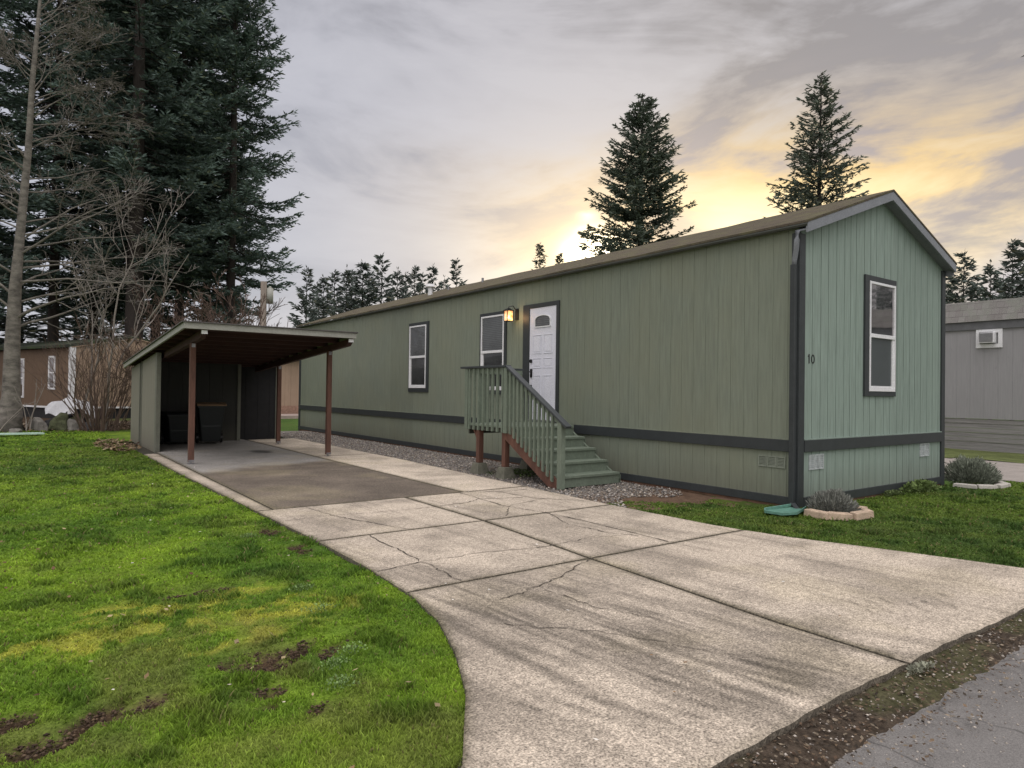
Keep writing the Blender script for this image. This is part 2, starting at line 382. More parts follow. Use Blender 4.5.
def patch(L_, x, y, s):
    m = np.zeros_like(x)
    wob = (fbm(x*11, y*11, s)-.5)*2.6
    for cx, cy, rx, ry in L_:
        d = np.sqrt(((x-cx)/rx)**2+((y-cy)/ry)**2)+wob
        m = np.maximum(m, sstep(1.15, .65, d))
    return m
def litter_mask(x, y):   # brown leaf litter at the back of the lawn
    return sstep(18.8, 20.6, y+(fbm(x*.8, y*.8, 5)-.5)*2.2)*sstep(-2.5, -4, x)
def grass_col(x, y):
    a = fbm(x*.55, y*.55, 1); b = fbm(x*2.6, y*2.6, 2); c_ = fbm(x*9, y*9, 3, 3)
    t = sstep(.30, .70, .45*a+.33*b+.22*c_)[:, None]
    dk = np.array([.125, .245, .032]); lt = np.array([.345, .520, .050])
    col = dk*(1-t)+lt*t
    y_ = (patch(MOSS, x, y, 7)*(.28+.9*sstep(.42, .62, fbm(x*9, y*9, 9))))[:, None]
    col = col*(1-y_*.8)+np.array([.56, .58, .09])*y_*.8
    # the far lawn close to the shed and the right lawn are darker
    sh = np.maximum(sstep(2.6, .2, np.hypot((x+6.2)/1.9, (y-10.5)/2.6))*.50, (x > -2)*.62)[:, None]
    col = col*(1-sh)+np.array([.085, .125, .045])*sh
    clump = sstep(.56, .70, fbm(x*4.2+7, y*4.2, 33, 3))[:, None]*.30
    col = col*(1-clump)+np.array([.055, .15, .03])*clump
    worn = sstep(.55, .72, fbm(x*1.7+4, y*1.7, 21))[:, None]*(.30*sstep(1.7, 1.0, np.hypot(x+6.7, y+1.2))+.14)[:, None]
    return col*(1-worn)+np.array([.27, .25, .09])*worn

# ground sheet to the horizon
g = MB()
for r0, r1 in ((0, 60), (60, 300), (300, 1500)):
    pass
n = 48; rings = [0, 6, 14, 25, 40, 70, 130, 300, 1500]
gv = [(0, 0, -.12)]; gf = []
for r in rings[1:]:
    for j in range(n): gv.append((r*math.cos(2*math.pi*j/n), r*math.sin(2*math.pi*j/n), -.12))
for j in range(n): gf.append((0, 1+j, 1+(j+1) % n))
for k in range(len(rings)-2):
    for j in range(n): gf.append((1+k*n+j, 1+(k+1)*n+j, 1+(k+1)*n+(j+1) % n, 1+k*n+(j+1) % n))
m, nt2, b = newmat('far_ground'); v = coords(nt2)
cg = ramp(nt2, noise(nt2, v, .35, 6, .6), [(.35, (.045, .085, .022)), (.6, (.08, .14, .03)), (.75, (.10, .085, .05))])
cg = mix(nt2, cg, ramp(nt2, noise(nt2, v, 14, 5, .7), [(.3, (.6,)*3), (.7, (1.35,)*3)]), 1, 'MULTIPLY')
sp = N(nt2, 'ShaderNodeSeparateXYZ'); nt2.links.new(v, sp.inputs[0])
mr = N(nt2, 'ShaderNodeMapRange'); mr.inputs[1].default_value = -2; mr.inputs[2].default_value = -5; nt2.links.new(sp.outputs[0], mr.inputs[0])
mr2 = N(nt2, 'ShaderNodeMapRange'); mr2.inputs[1].default_value = 19; mr2.inputs[2].default_value = 21; nt2.links.new(sp.outputs[1], mr2.inputs[0])
mm = N(nt2, 'ShaderNodeMath'); mm.operation = 'MULTIPLY'; nt2.links.new(mr.outputs[0], mm.inputs[0]); nt2.links.new(mr2.outputs[0], mm.inputs[1])
cg = mix(nt2, cg, (.065, .045, .03), mm.outputs[0])
nt2.links.new(cg, b.inputs['Base Color']); b.inputs['Roughness'].default_value = .95; b.inputs['Specular IOR Level'].default_value = .1
bump(nt2, b, noise(nt2, v, 20, 5, .7), .8, .05)
G_ = MB(); G_.v = gv; G_.f = gf; tag(G_.build('ground', m), kind='structure')

def grid(name, x0, x1, y0, y1, st, zf, cf, keep, m, smooth=True):
    nx = int((x1-x0)/st)+1; ny = int((y1-y0)/st)+1
    xx, yy = np.meshgrid(np.linspace(x0, x1, nx), np.linspace(y0, y1, ny)); xx = xx.ravel(); yy = yy.ravel()
    idx = np.arange(nx*ny).reshape(ny, nx)
    F = np.stack([idx[:-1, :-1].ravel(), idx[:-1, 1:].ravel(), idx[1:, 1:].ravel(), idx[1:, :-1].ravel()], 1)
    kx = keep(xx[F].mean(1), yy[F].mean(1)); F = F[kx]
    V = np.stack([xx, yy, zf(xx, yy)], 1)
    used = np.unique(F); mp = -np.ones(len(V), int); mp[used] = np.arange(len(used))
    return npmesh(name, V[used], mp[F], m, smooth=smooth, cols=cf(xx, yy)[used])
def lawn_z(x, y): return -.032+.030*(fbm(x*1.3, y*1.3, 31)-.5)+.022*(fbm(x*6, y*6, 32, 3)-.5)-.03*patch(DIRT, x, y, 8)
def lawn_c(x, y):
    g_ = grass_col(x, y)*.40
    d = np.maximum(patch(DIRT, x, y, 8), litter_mask(x, y))[:, None]
    s = fbm(x*14, y*14, 12)[:, None]
    soil = np.array([.075, .050, .030])*(.15+1.5*s**1.2)
    return g_*(1-d)+soil*d
def keepL(x, y): return (x < xL(y)+.02) | (y > 14.4)
o = grid('lawn', -30, -1.9, -2.96, 26, .07, lawn_z, lawn_c, lambda x, y: (x < xL(np.minimum(y, 14.4))+.06) | ((y > 14.4)), M['lawn']); tag(o, kind='structure')
def keepR(x, y): return (x > xR(y)-.06) & ~((x > .03) & (y > .02)) & ~(gravel_mask(x, y)) & (y < 3)
o = grid('front_lawn', -1.95, 6.2, -2.96, 3, .06, lawn_z, lawn_c, lambda x, y: keepR(x, y) & (x < 5.6+.12*np.sin(y*2.3)), M['lawn']); tag(o, kind='structure')

# ---- grass blades
def blades(name, region, theta0, theta1, r0, r1, dens, label, hmul=1.0):
    rr0 = 2.4
    def cum(r): return np.where(r < rr0, .5*r*r, .5*rr0**2+rr0**2*np.log(np.maximum(r, rr0)/rr0))
    tot = dens*(theta1-theta0)*(cum(np.array(r1*1.))-cum(np.array(r0*1.)))
    n = int(tot)
    u = rng.random(n)*(cum(np.array(r1*1.))-cum(np.array(r0*1.)))+cum(np.array(r0*1.))
    r = np.where(u < .5*rr0**2, np.sqrt(2*u), rr0*np.exp((u-.5*rr0**2)/rr0**2))
    th = theta0+rng.random(n)*(theta1-theta0)
    x = CAM[0]+r*np.sin(th); y = CAM[1]+r*np.cos(th)
    ok = region(x, y)
    d = np.maximum(patch(DIRT, x, y, 8), litter_mask(x, y)*.93)
    ok &= rng.random(n) > d*1.05
    ok &= rng.random(n) < .55+.6*sstep(.3, .6, fbm(x*5, y*5, 41))
    x, y, r = x[ok], y[ok], r[ok]; n = len(x)
    tuft = sstep(.56, .70, fbm(x*4.2+7, y*4.2, 33, 3))
    h = (.010+.015*rng.random(n)**1.5)*(.7+.7*fbm(x*4, y*4, 42))*hmul*(1+.9*tuft)*(1+.015*r)*(1-.5*patch([(a_, b_, c_*1.7, d_*2.2) for a_, b_, c_, d_ in DIRT], x, y, 8))*(1-.35*patch(MOSS, x, y, 7))
    wd = .0026*np.maximum(1, r/2.4)*(.7+.6*rng.random(n))
    az = rng.random(n)*2*np.pi; ln = h*(.25+.75*rng.random(n)); la = rng.random(n)*2*np.pi
    z = lawn_z(x, y)-.004
    sx = np.cos(az)*wd; sy = np.sin(az)*wd; lx = np.cos(la)*ln; ly = np.sin(la)*ln
    V = np.empty((n, 5, 3), np.float32)
    V[:, 0] = np.stack([x-sx, y-sy, z], 1); V[:, 1] = np.stack([x+sx, y+sy, z], 1)
    V[:, 2] = np.stack([x+sx*.7+lx*.35, y+sy*.7+ly*.35, z+h*.6], 1); V[:, 3] = np.stack([x-sx*.7+lx*.35, y-sy*.7+ly*.35, z+h*.6], 1)
    V[:, 4] = np.stack([x+lx, y+ly, z+h], 1)
    base = np.arange(n)[:, None]*5
    T = np.concatenate([base+np.array([0, 1, 2]), base+np.array([0, 2, 3]), base+np.array([3, 2, 4])], 0)
    c = grass_col(x, y)*(.62+.75*rng.random(n))[:, None]*(1-.22*tuft)[:, None]
    dry = (rng.random(n) < .03); c[dry] = np.array([.30, .26, .12])*(.6+.6*rng.random(dry.sum()))[:, None]
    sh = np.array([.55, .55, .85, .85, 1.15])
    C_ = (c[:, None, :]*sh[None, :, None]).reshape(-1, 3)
    o = npmesh(name, V.reshape(-1, 3), T, M['grass'], cols=C_)
    tag(o, label, 'grass', kind='stuff')
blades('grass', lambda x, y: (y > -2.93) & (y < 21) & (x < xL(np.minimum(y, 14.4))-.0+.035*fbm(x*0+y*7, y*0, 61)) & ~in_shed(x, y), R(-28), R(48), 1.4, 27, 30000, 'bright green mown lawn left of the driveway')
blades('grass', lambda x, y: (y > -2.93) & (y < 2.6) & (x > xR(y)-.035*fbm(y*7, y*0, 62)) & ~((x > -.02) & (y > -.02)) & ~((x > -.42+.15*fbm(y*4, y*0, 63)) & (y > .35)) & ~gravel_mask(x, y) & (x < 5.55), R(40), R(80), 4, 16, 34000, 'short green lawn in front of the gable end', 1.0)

# tufts standing on the soft litter, low weeds
def leafclump(name, n, cx, cy, rx, ry, h, col, size, label, cat, seed=0, kind=None, z0=-.02, dome=True, group=None, spiky=False, root=None):
    r_ = np.random.default_rng(seed)
    a = r_.random(n)*2*np.pi; q = np.sqrt(r_.random(n)) if not dome else r_.random(n)**.45
    el = r_.random(n)*np.pi/2 if dome else r_.random(n)*.3
    x = cx+rx*q*np.cos(a)*np.cos(el*.9); y = cy+ry*q*np.sin(a)*np.cos(el*.9); z = z0+h*q*np.sin(el)*(.8+.4*fbm(x*9, y*9, seed)) if dome else z0+r_.random(n)*h
    if dome: lob = .78+.5*fbm(np.cos(a)*1.6+seed, np.sin(a)*1.6+el, seed); x = cx+(x-cx)*lob; y = cy+(y-cy)*lob; z = z0+(z-z0)*(.7+.55*fbm(x*7, y*7, seed+1))
    d = np.stack([x-cx, y-cy, (z-z0)*1.5+.1], 1); d /= np.linalg.norm(d, axis=1)[:, None]
    d += (r_.random((n, 3))-.5)*(.6 if spiky else 2.2); d /= np.linalg.norm(d, axis=1)[:, None]
    s = np.cross(d, r_.random((n, 3))-.5); s /= np.linalg.norm(s, axis=1)[:, None]
    P = np.stack([x, y, z], 1); ln = (size*(.6+.8*r_.random(n)))[:, None]; wd = ln*(.10 if spiky else .32)
    V = np.stack([P, P+d*ln*.5+s*wd, P+d*ln, P+d*ln*.5-s*wd], 1).reshape(-1, 3)
    V[:, 2] = np.maximum(V[:, 2], z0)
    b_ = np.arange(n)[:, None]*4; F = b_+np.array([0, 1, 2, 3])
    c_ = np.array(col)*np.where(r_.random(n) < .12, 1.5, 1.0)[:, None]*(.40+.85*r_.random(n)*(.45+.7*np.clip((z-z0)/max(h, .01), 0, 1)))[:, None]
    V = V - (np.array(ORG[root.name]) if root else 0)
    o = npmesh(name, V, F, M['shrubleaf'], parent=root, cols=np.repeat(c_, 4, 0))
    if label: tag(o, label, cat, group, kind)
    return o

# ---- concrete
def conc_attr(x, y, ex, ey):
    ex = np.where(y < Y0+.1, np.maximum(ex, (y-Y0)*.0+.03), ex)
    """tint of the concrete at (x, y); ex, ey = distance to slab edges"""
    base = np.array([.435, .378, .305])
    a = fbm(x*.8, y*.8, 51); b = fbm(x*3, y*3, 52); cst = fbm(x*9, y*9, 53)
    k = .82+.36*a+.18*(b-.5)+.12*(cst-.5)
    # dark tyre-worn area in the lower left, running obliquely
    s = (x+5.0)*.62+(y+1.2)*.78; t = -(x+5.0)*.78+(y+1.2)*.62
    dk = sstep(1.5, .1, np.abs(x+5.0+.30*(y+1.9))+.5*(a-.5))*sstep(.1, -.9, y+.5*(b-.5))
    xa = x+.10*y+.02*np.sin(y*1.7); str_ = .55*fbm(xa*13, (y+x*.2)*.9, 54, 3)+.45*fbm(xa*34, y*1.6, 59, 3)
    k = k*(1-.44*dk*sstep(.36, .62, .65*str_+.35*b))*(1-.22*sstep(.5, .68, str_)*(y < 3.1))*(1-.25*sstep(.45, .7, fbm(x*2.1+3, y*2.1, 58)))
    # tread-block streaks left by tyres
    def tread(cx, cy, dx, dy, n_, wd, ln, ang, amt):
        nonlocal k
        for i in range(n_):
            px = cx+dx*i; py = cy+dy*i
            u_ = (x-px)*math.cos(ang)+(y-py)*math.sin(ang); v_ = -(x-px)*math.sin(ang)+(y-py)*math.cos(ang)
            m_ = sstep(wd, wd*.55, np.abs(v_))*sstep(ln, ln*.7, np.abs(u_))
            k = k*(1-m_*amt*sstep(.25, .75, .5*b+.5*cst))
    tread(-3.45, -2.25, .115, -.045, 9, .022, .17, 1.05, .42)
    tread(-5.75, -2.35, .135, -.03, 11, .032, .30, 1.9, .5)
    # long faint rubber lines
    for off in (0, .32):
        ln_ = x+4.55-off+.55*(y+1.5)-.05*np.sin(y*3)
        k = k*(1-.22*sstep(.10, .02, np.abs(ln_))*sstep(1.0, -.5, y)*(.3+b))
    # the stretch behind the third joint is damp, grey and darker; dry and paler under the roof
    wob = (fbm(x*1.6, y*1.6, 56)-.5)*.9
    wet = sstep(8.1, 7.3, y+wob*.8)*sstep(3.0, 3.2, y)*sstep(-5.24, -5.3, -x*1.0*-1)
    wet = sstep(3.05, 3.12, y)*sstep(-2.74, -2.80, x)*sstep(-5.30, -5.22, x)
    dry = sstep(7.1, 7.6, y+.8*wob-.28*(x+4))
    col = base[None, :]*k[:, None]
    cw = np.array([.125, .104, .082])[None, :]*(.70+.62*b+.25*(a-.5))[:, None]
    cdry = np.array([.235, .225, .208])[None, :]*(.66+.55*a+.25*b)[:, None]
    cc = cw*(1-dry[:, None])+cdry*dry[:, None]
    # oil spot
    cc = cc*(1-.7*sstep(1, .4, np.hypot((x+3.4)/.28, (y-10.1)/.45)+(b-.5))[:, None])
    col = col*(1-wet[:, None])+cc*wet[:, None]
    col = col*(1+.10*((y > 3.1) & (x > -2.78)))[:, None]
    # green-brown dirt along edges
    e = (sstep(.09, .0, ex+.05*(cst-.3))*.5+sstep(.03, .0, ex)*.35)[:, None]
    col = col*(1-e)+np.array([.085, .075, .045])*e
    # moss-yellow tint patches
    mt = sstep(.55, .72, fbm(x*1.3+9, y*1.3, 57))[:, None]*.25
    return col*(1-mt)+np.array([.30, .26, .16])*k[:, None]*mt
def slab(name, fx0, fx1, y0, y1, st, gap=.013, parent=None):
    ny = max(2, int((y1-y0)/st)); ysv = np.linspace(y0+gap, y1-gap, ny+1)
    nx = max(2, int(np.max(fx1(ysv)-fx0(ysv))/st))
    t = np.linspace(0, 1, nx+1)
    a = fx0(ysv)+gap; b_ = fx1(ysv)-gap
    X_ = a[:, None]+(b_-a)[:, None]*t[None, :]; Y_ = np.repeat(ysv[:, None], nx+1, 1)
    if abs(y0-Y0) < 1e-6: Y_[0] = y_front(X_[0])
    Z_ = .004*(fbm(X_*2.2, Y_*2.2, 71)-.5)
    ed = np.minimum(np.minimum(X_-a[:, None], b_[:, None]-X_), np.minimum(Y_-y0, y1-Y_))
    Z_ = Z_-.007*sstep(.02, 0, ed)
    V = np.stack([X_, Y_, Z_], 2).reshape(-1, 3)
    idx = np.arange(V.shape[0]).reshape(ny+1, nx+1)
    F = np.stack([idx[:-1, :-1].ravel(), idx[:-1, 1:].ravel(), idx[1:, 1:].ravel(), idx[1:, :-1].ravel()], 1)
    c_ = conc_attr(V[:, 0], V[:, 1], ed.ravel(), None)
    # skirt
    loop = list(idx[0, :])+list(idx[1:, -1])+list(idx[-1, -2::-1])+list(idx[-2:0:-1, 0])
    V = np.concatenate([V, V[loop]]); c_ = np.concatenate([c_, np.tile(np.array([.13, .115, .09]), (len(loop), 1))]); top0 = len(V)-len(loop); low = V[loop].copy(); low[:, 2] = -.10; nb = len(V)
    V = np.concatenate([V, low]); n_ = len(loop)
    S = np.array([[top0+i, nb+i, nb+(i+1) % n_, top0+(i+1) % n_] for i in range(n_)])
    c_ = np.concatenate([c_, np.tile(np.array([.10, .085, .065]), (n_, 1))])
    return V, np.concatenate([F, S]), c_
def join(parts):
    Vs, Fs, Cs = [], [], []; o_ = 0
    for V, F, c_ in parts: Vs.append(V); Fs.append(F+o_); Cs.append(c_); o_ += len(V)
    return np.concatenate(Vs), np.concatenate(Fs), np.concatenate(Cs)
def xm(y): return np.interp(y, [-3, -2.2, -1.41, -.45, 1.33, 3.12], [-3.92, -3.92, -3.86, -3.80, -3.64, -3.63])
C = lambda v_: (lambda y: np.full_like(y, v_))
S_ = []
for ya, yb in ((Y0, -.45), (-.45, 1.33), (1.33, 3.10)):
    S_.append(slab('s', xL, xm, ya, yb, .025)); S_.append(slab('s', xm, xR, ya, yb, .03))
V, F, c_ = join(S_)
tag(npmesh('driveway', V, F, M['concrete'], cols=c_), kind='structure')
V, F, c_ = join([slab('s', C(-5.26), C(-2.77), 3.10, 14.2, .05), slab('s', xL, C(-5.26), 3.10, 10.6, .05), slab('s', C(-2.77), xR, 3.10, 8.6, .05), slab('s', C(-2.77), xR, 8.6, 13.6, .05)])
tag(npmesh('carport_slab', V, F, M['concrete'], cols=c_), kind='structure')
# dirt that fills the joints
jb = MB()
ys = np.linspace(-2.85, 14.0, 60)
i0 = 0
for y in ys: jb.v += [(float(xL(y))+.03, y, -.024), (float(xR(y))-.03, y, -.024)]
for i in range(len(ys)-1): jb.f.append((2*i, 2*i+1, 2*i+3, 2*i+2))
jm = simple('joint_dirt', (.035, .032, .02), .95, .4, 12)
tag(jb.build('joint_filler', jm), kind='structure')
# cracks
def wiggle(pts, amp=.02, n=12, seed=1):
    r_ = random.Random(seed); out = []
    for i in range(len(pts)-1):
        for k in range(n):
            t = k/n; out.append((pts[i][0]*(1-t)+pts[i+1][0]*t+r_.gauss(0, amp), pts[i][1]*(1-t)+pts[i+1][1]*t+r_.gauss(0, amp)))
    out.append(pts[-1]); return out
cr = MB()
for i, (pts, wd) in enumerate([([(-4.92,3.08),(-4.87,2.45),(-4.76,2.05),(-4.53,1.36)],.008), ([(-5.38,2.36),(-4.89,2.42),(-4.46,2.33),(-4.06,2.30),(-3.66,2.28)],.006),
    ([(-4.96,1.3),(-4.97,.63),(-5.0,.07),(-5.02,-.42)],.007), ([(-5.41,.11),(-5.02,.19),(-4.46,.18),(-3.91,.07),(-3.29,.1),(-2.85,.0)],.006),
    ([(-2.87,3.04),(-2.96,2.0),(-2.85,1.39),(-2.78,.8),(-2.8,-.4)],.009), ([(-2.8,1.36),(-3.05,.66),(-2.98,.16),(-2.84,-.09)],.006),
    ([(-3.81,-.47),(-4.34,-.72),(-4.76,-.87),(-5.05,-.93)],.006), ([(-4.67,-.93),(-4.63,-1.41),(-4.48,-1.77)],.005),
    ([(-2.75,3.05),(-2.37,2.84),(-1.9,2.85)],.01), ([(-2.37,2.84),(-2.3,2.2),(-1.9,1.7)],.008), ([(-3.6,2.3),(-3.2,2.35),(-2.9,2.5),(-2.4,2.3)],.009),
    ([(-5.35,-1.25),(-4.9,-1.75),(-4.55,-2.4)],.004),([(-3.3,1.4),(-2.9,1.9),(-2.2,2.1)],.006)]):
    p = wiggle(pts, .010, 9, i)
    for k in range(len(p)-1):
        a = Vector((*p[k], .0045)); b_ = Vector((*p[k+1], .0045)); d = (b_-a)
        if d.length < 1e-4: continue
        s_ = Vector((-d.y, d.x, 0)).normalized()*wd*random.uniform(.25, .95); j = len(cr.v)
        cr.v += [tuple(a-s_), tuple(a+s_), tuple(b_+s_), tuple(b_-s_)]; cr.f.append((j, j+1, j+2, j+3))
tag(cr.build('pavement_cracks', simple('crack_dirt', (.055, .046, .036), .95, .3, 20)), kind='structure')

# gravel strip by the house
o = grid('gravel_strip', -1.9, .05, .2, 17.2, .07, lambda x, y: -.035+.02*(fbm(x*3, y*3, 81)-.5),
         lambda x, y: (np.array([.20, .185, .165])*sstep(1.6, 2.6, y)[:, None]+np.array([.12, .08, .055])*(1-sstep(1.6, 2.6, y))[:, None])*(.6+.7*fbm(x*20, y*20, 82))[:, None], lambda x, y: (x > xR(y)-.05) & ((y > .9) | (x > -.5)), M['lawn']); tag(o, kind='structure')
def stones(name, n, region, box, smin, smax, cols, z0, label, cat, seed):
    r_ = np.random.default_rng(seed)
    x = box[0]+(box[1]-box[0])*r_.random(n); y = box[2]+(box[3]-box[2])*r_.random(n); ok = region(x, y); x = x[ok]; y = y[ok]; n = len(x)
    o6 = np.array([[1,0,0],[-1,0,0],[0,1,0],[0,-1,0],[0,0,1],[0,0,-1]], float); t8 = np.array([[0,2,4],[2,1,4],[1,3,4],[3,0,4],[2,0,5],[1,2,5],[3,1,5],[0,3,5]])
    s = (smin+(smax-smin)*r_.random(n)**2.5)[:, None, None]
    V = o6[None]*(.6+.7*r_.random((n, 6, 1)))*s*(np.array([1, 1, .6])); a = r_.random(n)*6.28
    c0, s0 = np.cos(a)[:, None], np.sin(a)[:, None]
    V = np.stack([V[..., 0]*c0-V[..., 1]*s0+x[:, None], V[..., 0]*s0+V[..., 1]*c0+y[:, None], V[..., 2]+z0+r_.random(n)[:, None]*.012], 2)
    T = (np.arange(n)[:, None, None]*6+t8[None]).reshape(-1, 3)
    pal = np.array(cols)[r_.integers(0, len(cols), n)]*(.6+.7*r_.random(n))[:, None]
    tag(npmesh(name, V.reshape(-1, 3), T, M['stonebits'], cols=np.repeat(pal, 6, 0)), label, cat, kind='stuff')
stones('gravel', 26000, lambda x, y: (x > xR(y)-.01) & (y > 1.75+.5*(-x-.2)*-1*.6+.25*np.sin(x*4)) & (x < -.03), (-1.8, 0, .8, 16.5), .008, .026,
       [(.30,.28,.26),(.20,.19,.18),(.40,.36,.31),(.13,.12,.11),(.24,.20,.16)], -.03, 'grey crushed gravel strip between the slab and the green house', 'gravel', 3)

# road and its dirt verge
def asph():
    m, nt, b = newmat('asphalt'); v = coords(nt)
    c = ramp(nt, noise(nt, v, .9, 6, .6), [(.3, (.125, .120, .114)), (.7, (.172, .165, .156))])
    c = mix(nt, c, ramp(nt, noise(nt, v, 180, 3, .7), [(.3, (.55,)*3), (.7, (1.45,)*3)]), 1, 'MULTIPLY')
    vo = N(nt, 'ShaderNodeTexVoronoi'); vo.feature = 'DISTANCE_TO_EDGE'; vo.inputs['Scale'].default_value = .75
    dv = N(nt, 'ShaderNodeMixRGB') if False else None
    nz = N(nt, 'ShaderNodeTexNoise'); nz.inputs['Scale'].default_value = 3; nt.links.new(v, nz.inputs['Vector'])
    vm = N(nt, 'ShaderNodeVectorMath'); vm.operation = 'MULTIPLY_ADD'; nt.links.new(nz.outputs['Color'], vm.inputs[0]); vm.inputs[1].default_value = (.35,)*3; nt.links.new(v, vm.inputs[2])
    nt.links.new(vm.outputs[0], vo.inputs['Vector'])
    cr_ = ramp(nt, vo.outputs['Distance'], [(0, (.75,)*3), (.006, (0,)*3)])
    c = mix(nt, c, (.04, .038, .036), cr_)
    nt.links.new(c, b.inputs['Base Color']); b.inputs['Roughness'].default_value = .85
    bump(nt, b, noise(nt, v, 170, 3, .6), .6, .004); return m
M['asphalt'] = asph()
rx = np.concatenate([np.linspace(-60, -8.1, 60), np.linspace(-8, 3, 280), np.linspace(3.1, 80, 60)])
V = []
for x in rx: V += [(x, -3.09+.02*math.sin(x*2.1)+.02*math.sin(x*7.3)+.02*math.sin(x*17)+.012*math.sin(x*41), -.052), (x, -9.2, -.052)]
F = [(2*i, 2*i+2, 2*i+3, 2*i+1) for i in range(len(rx)-1)]
r_ = MB(); r_.v = V; r_.f = [f[::-1] for f in F]; tag(r_.build('road', M['asphalt']), kind='structure')
def verge_c(x, y):
    return np.array([.055, .043, .032])*(.5+1.0*fbm(x*16, y*16, 91))[:, None]+np.array([.008, .018, .0])*sstep(.5, .65, fbm(x*3, y*3, 92))[:, None]
o = grid('road_verge', -12, 9, -3.42, -2.86, .03, lambda x, y: -.034-.05*sstep(-3.04, -3.26, y)+.018*(fbm(x*12, y*12, 93)-.5), verge_c, lambda x, y: (y < y_front(x)+.05) | (x < xL(y)) | (x > xR(y)), M['lawn']); tag(o, kind='structure')
def leaves(name, n, region, box, size, cols, zf, label, seed, flat=.35):
    r_ = np.random.default_rng(seed)
    x = box[0]+(box[1]-box[0])*r_.random(n); y = box[2]+(box[3]-box[2])*r_.random(n); ok = region(x, y, r_); x = x[ok]; y = y[ok]; n = len(x)
    a = r_.random(n)*6.28; d = np.stack([np.cos(a), np.sin(a), (r_.random(n)-.4)*flat], 1); s = np.stack([-np.sin(a), np.cos(a), (r_.random(n)-.5)*flat], 1)
    ln = (size*(.5+r_.random(n)))[:, None]; P = np.stack([x, y, zf(x, y)+r_.random(n)*.012], 1)
    V = np.stack([P, P+d*ln*.5+s*ln*.35, P+d*ln, P+d*ln*.5-s*ln*.3], 1).reshape(-1, 3)
    pal = np.array(cols)[r_.integers(0, len(cols), n)]*(.5+.8*r_.random(n))[:, None]
    tag(npmesh(name, V, np.arange(n)[:, None]*4+np.arange(4), M['litter'], cols=np.repeat(pal, 4, 0)), label, 'leaf litter', kind='stuff')
BR = [(.09,.06,.04),(.14,.10,.065),(.05,.04,.03),(.20,.165,.12)]
leaves('leaf_litter', 9000, lambda x, y, r_: (y > -3.36) & (y < y_front(x)-.005) & (r_.random(len(x)) < sstep(-3.5, -3.0, y)+.05), (-7.5, 2, -3.45, -2.9), .017, BR, lambda x, y: -.03+0*x, 'brown leaf crumbs in the dirt verge of the road', 4, .8)
leaves('leaf_litter', 9000, lambda x, y, r_: r_.random(len(x)) < litter_mask(x, y), (-14, -3, 18.5, 25.5), .10, BR, lambda x, y: -.01+0*x, 'brown fallen leaves along the back of the lawn', 5, .8)
leaves('leaf_litter', 900, lambda x, y, r_: np.hypot((x+5.75)/.38, (y-12.9)/1.7) < 1, (-6.2, -5.3, 11, 14.8), .07, [(.2,.14,.08),(.28,.22,.14),(.1,.06,.04)], lambda x, y: .02+0*x, 'drift of dead leaves against the outside of the shed', 6, 1.2)
leaves('leaf_litter', 160, lambda x, y, r_: in_conc(x, y) | (x < xL(y)), (-8, -2, -2.8, 8), .022, [(.5,.45,.36),(.2,.12,.06),(.62,.6,.55)], lambda x, y: .012+0*x, 'few scattered pale leaf scraps on lawn and driveway', 7, .3)
leaves('leaf_litter', 420, lambda x, y, r_: (x < xL(y)-.02), (-9.5, -5.2, -2.8, 10), .028, [(.22,.15,.08),(.12,.07,.04),(.3,.24,.14)], lambda x, y: -.004+0*x, 'scattered small brown leaves caught in the left lawn', 17, .9)
stones('verge_grit', 2600, lambda x, y: (y < y_front(x)-.01), (-7.5, 2, -3.5, -2.94), .003, .011, [(.3,.27,.24),(.18,.16,.14),(.42,.38,.33)], -.028, 'small stones in the dirt verge of the road', 'gravel', 9)
stones('soil_crumbs', 60000, lambda x, y: patch(DIRT, x, y, 8) > .35, (-7.9, -5.4, -1.75, 2.4), .003, .013, [(.07,.045,.028),(.10,.068,.042),(.045,.03,.02)], -.05, 'crumbly brown soil in the bare spots of the left lawn', 'soil', 19)
# neighbour's drive
nd = MB().box(5.75, 9.6, -3.1, 14, -.11, -.03); m_ = simple('neighbour_drive_gravel', (.27, .245, .22), .95, .25, 2.2, bs=.6, bd=.01, fine=35)
tag(nd.build('gravel_drive', m_), kind='structure')
# ------------------------------------------------------------------ green house
W, LEN = 4.12, 17.7
SLOPE = .355
house = thing('mobile_home', 'long green single-wide mobile home with dark trim and a lit porch lamp', 'house', (0, 0, 0))
def grooved(u0, u1, pitch, zb, ztf, place, gw=.011, gd=.009, jitter=0):
    """vertical-groove siding profile running along u; place(u, depth, z) -> xyz"""
    mb = MB(); prof = [(u0, 0)]; u = u0+pitch*.7; r_ = random.Random(3)
    while u < u1-.03:
        prof += [(u-gw/2, 0), (u-gw/2+.002, gd), (u+gw/2-.002, gd), (u+gw/2, 0)]
        u += pitch*(1+jitter*r_.uniform(-1, 1))
    prof.append((u1, 0))
    for p, d in prof: mb.v += [place(p, d, zb), place(p, d, ztf(p))]
    for i in range(len(prof)-1): mb.f.append((2*i, 2*i+2, 2*i+3, 2*i+1))
    return mb
gable = lambda x: 3.36+SLOPE*min(x, W-x)
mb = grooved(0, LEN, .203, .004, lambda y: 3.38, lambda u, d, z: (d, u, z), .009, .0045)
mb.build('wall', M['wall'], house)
mb = grooved(0, W, .19, .0, gable, lambda u, d, z: (u, d, z), .014, .012, .22)
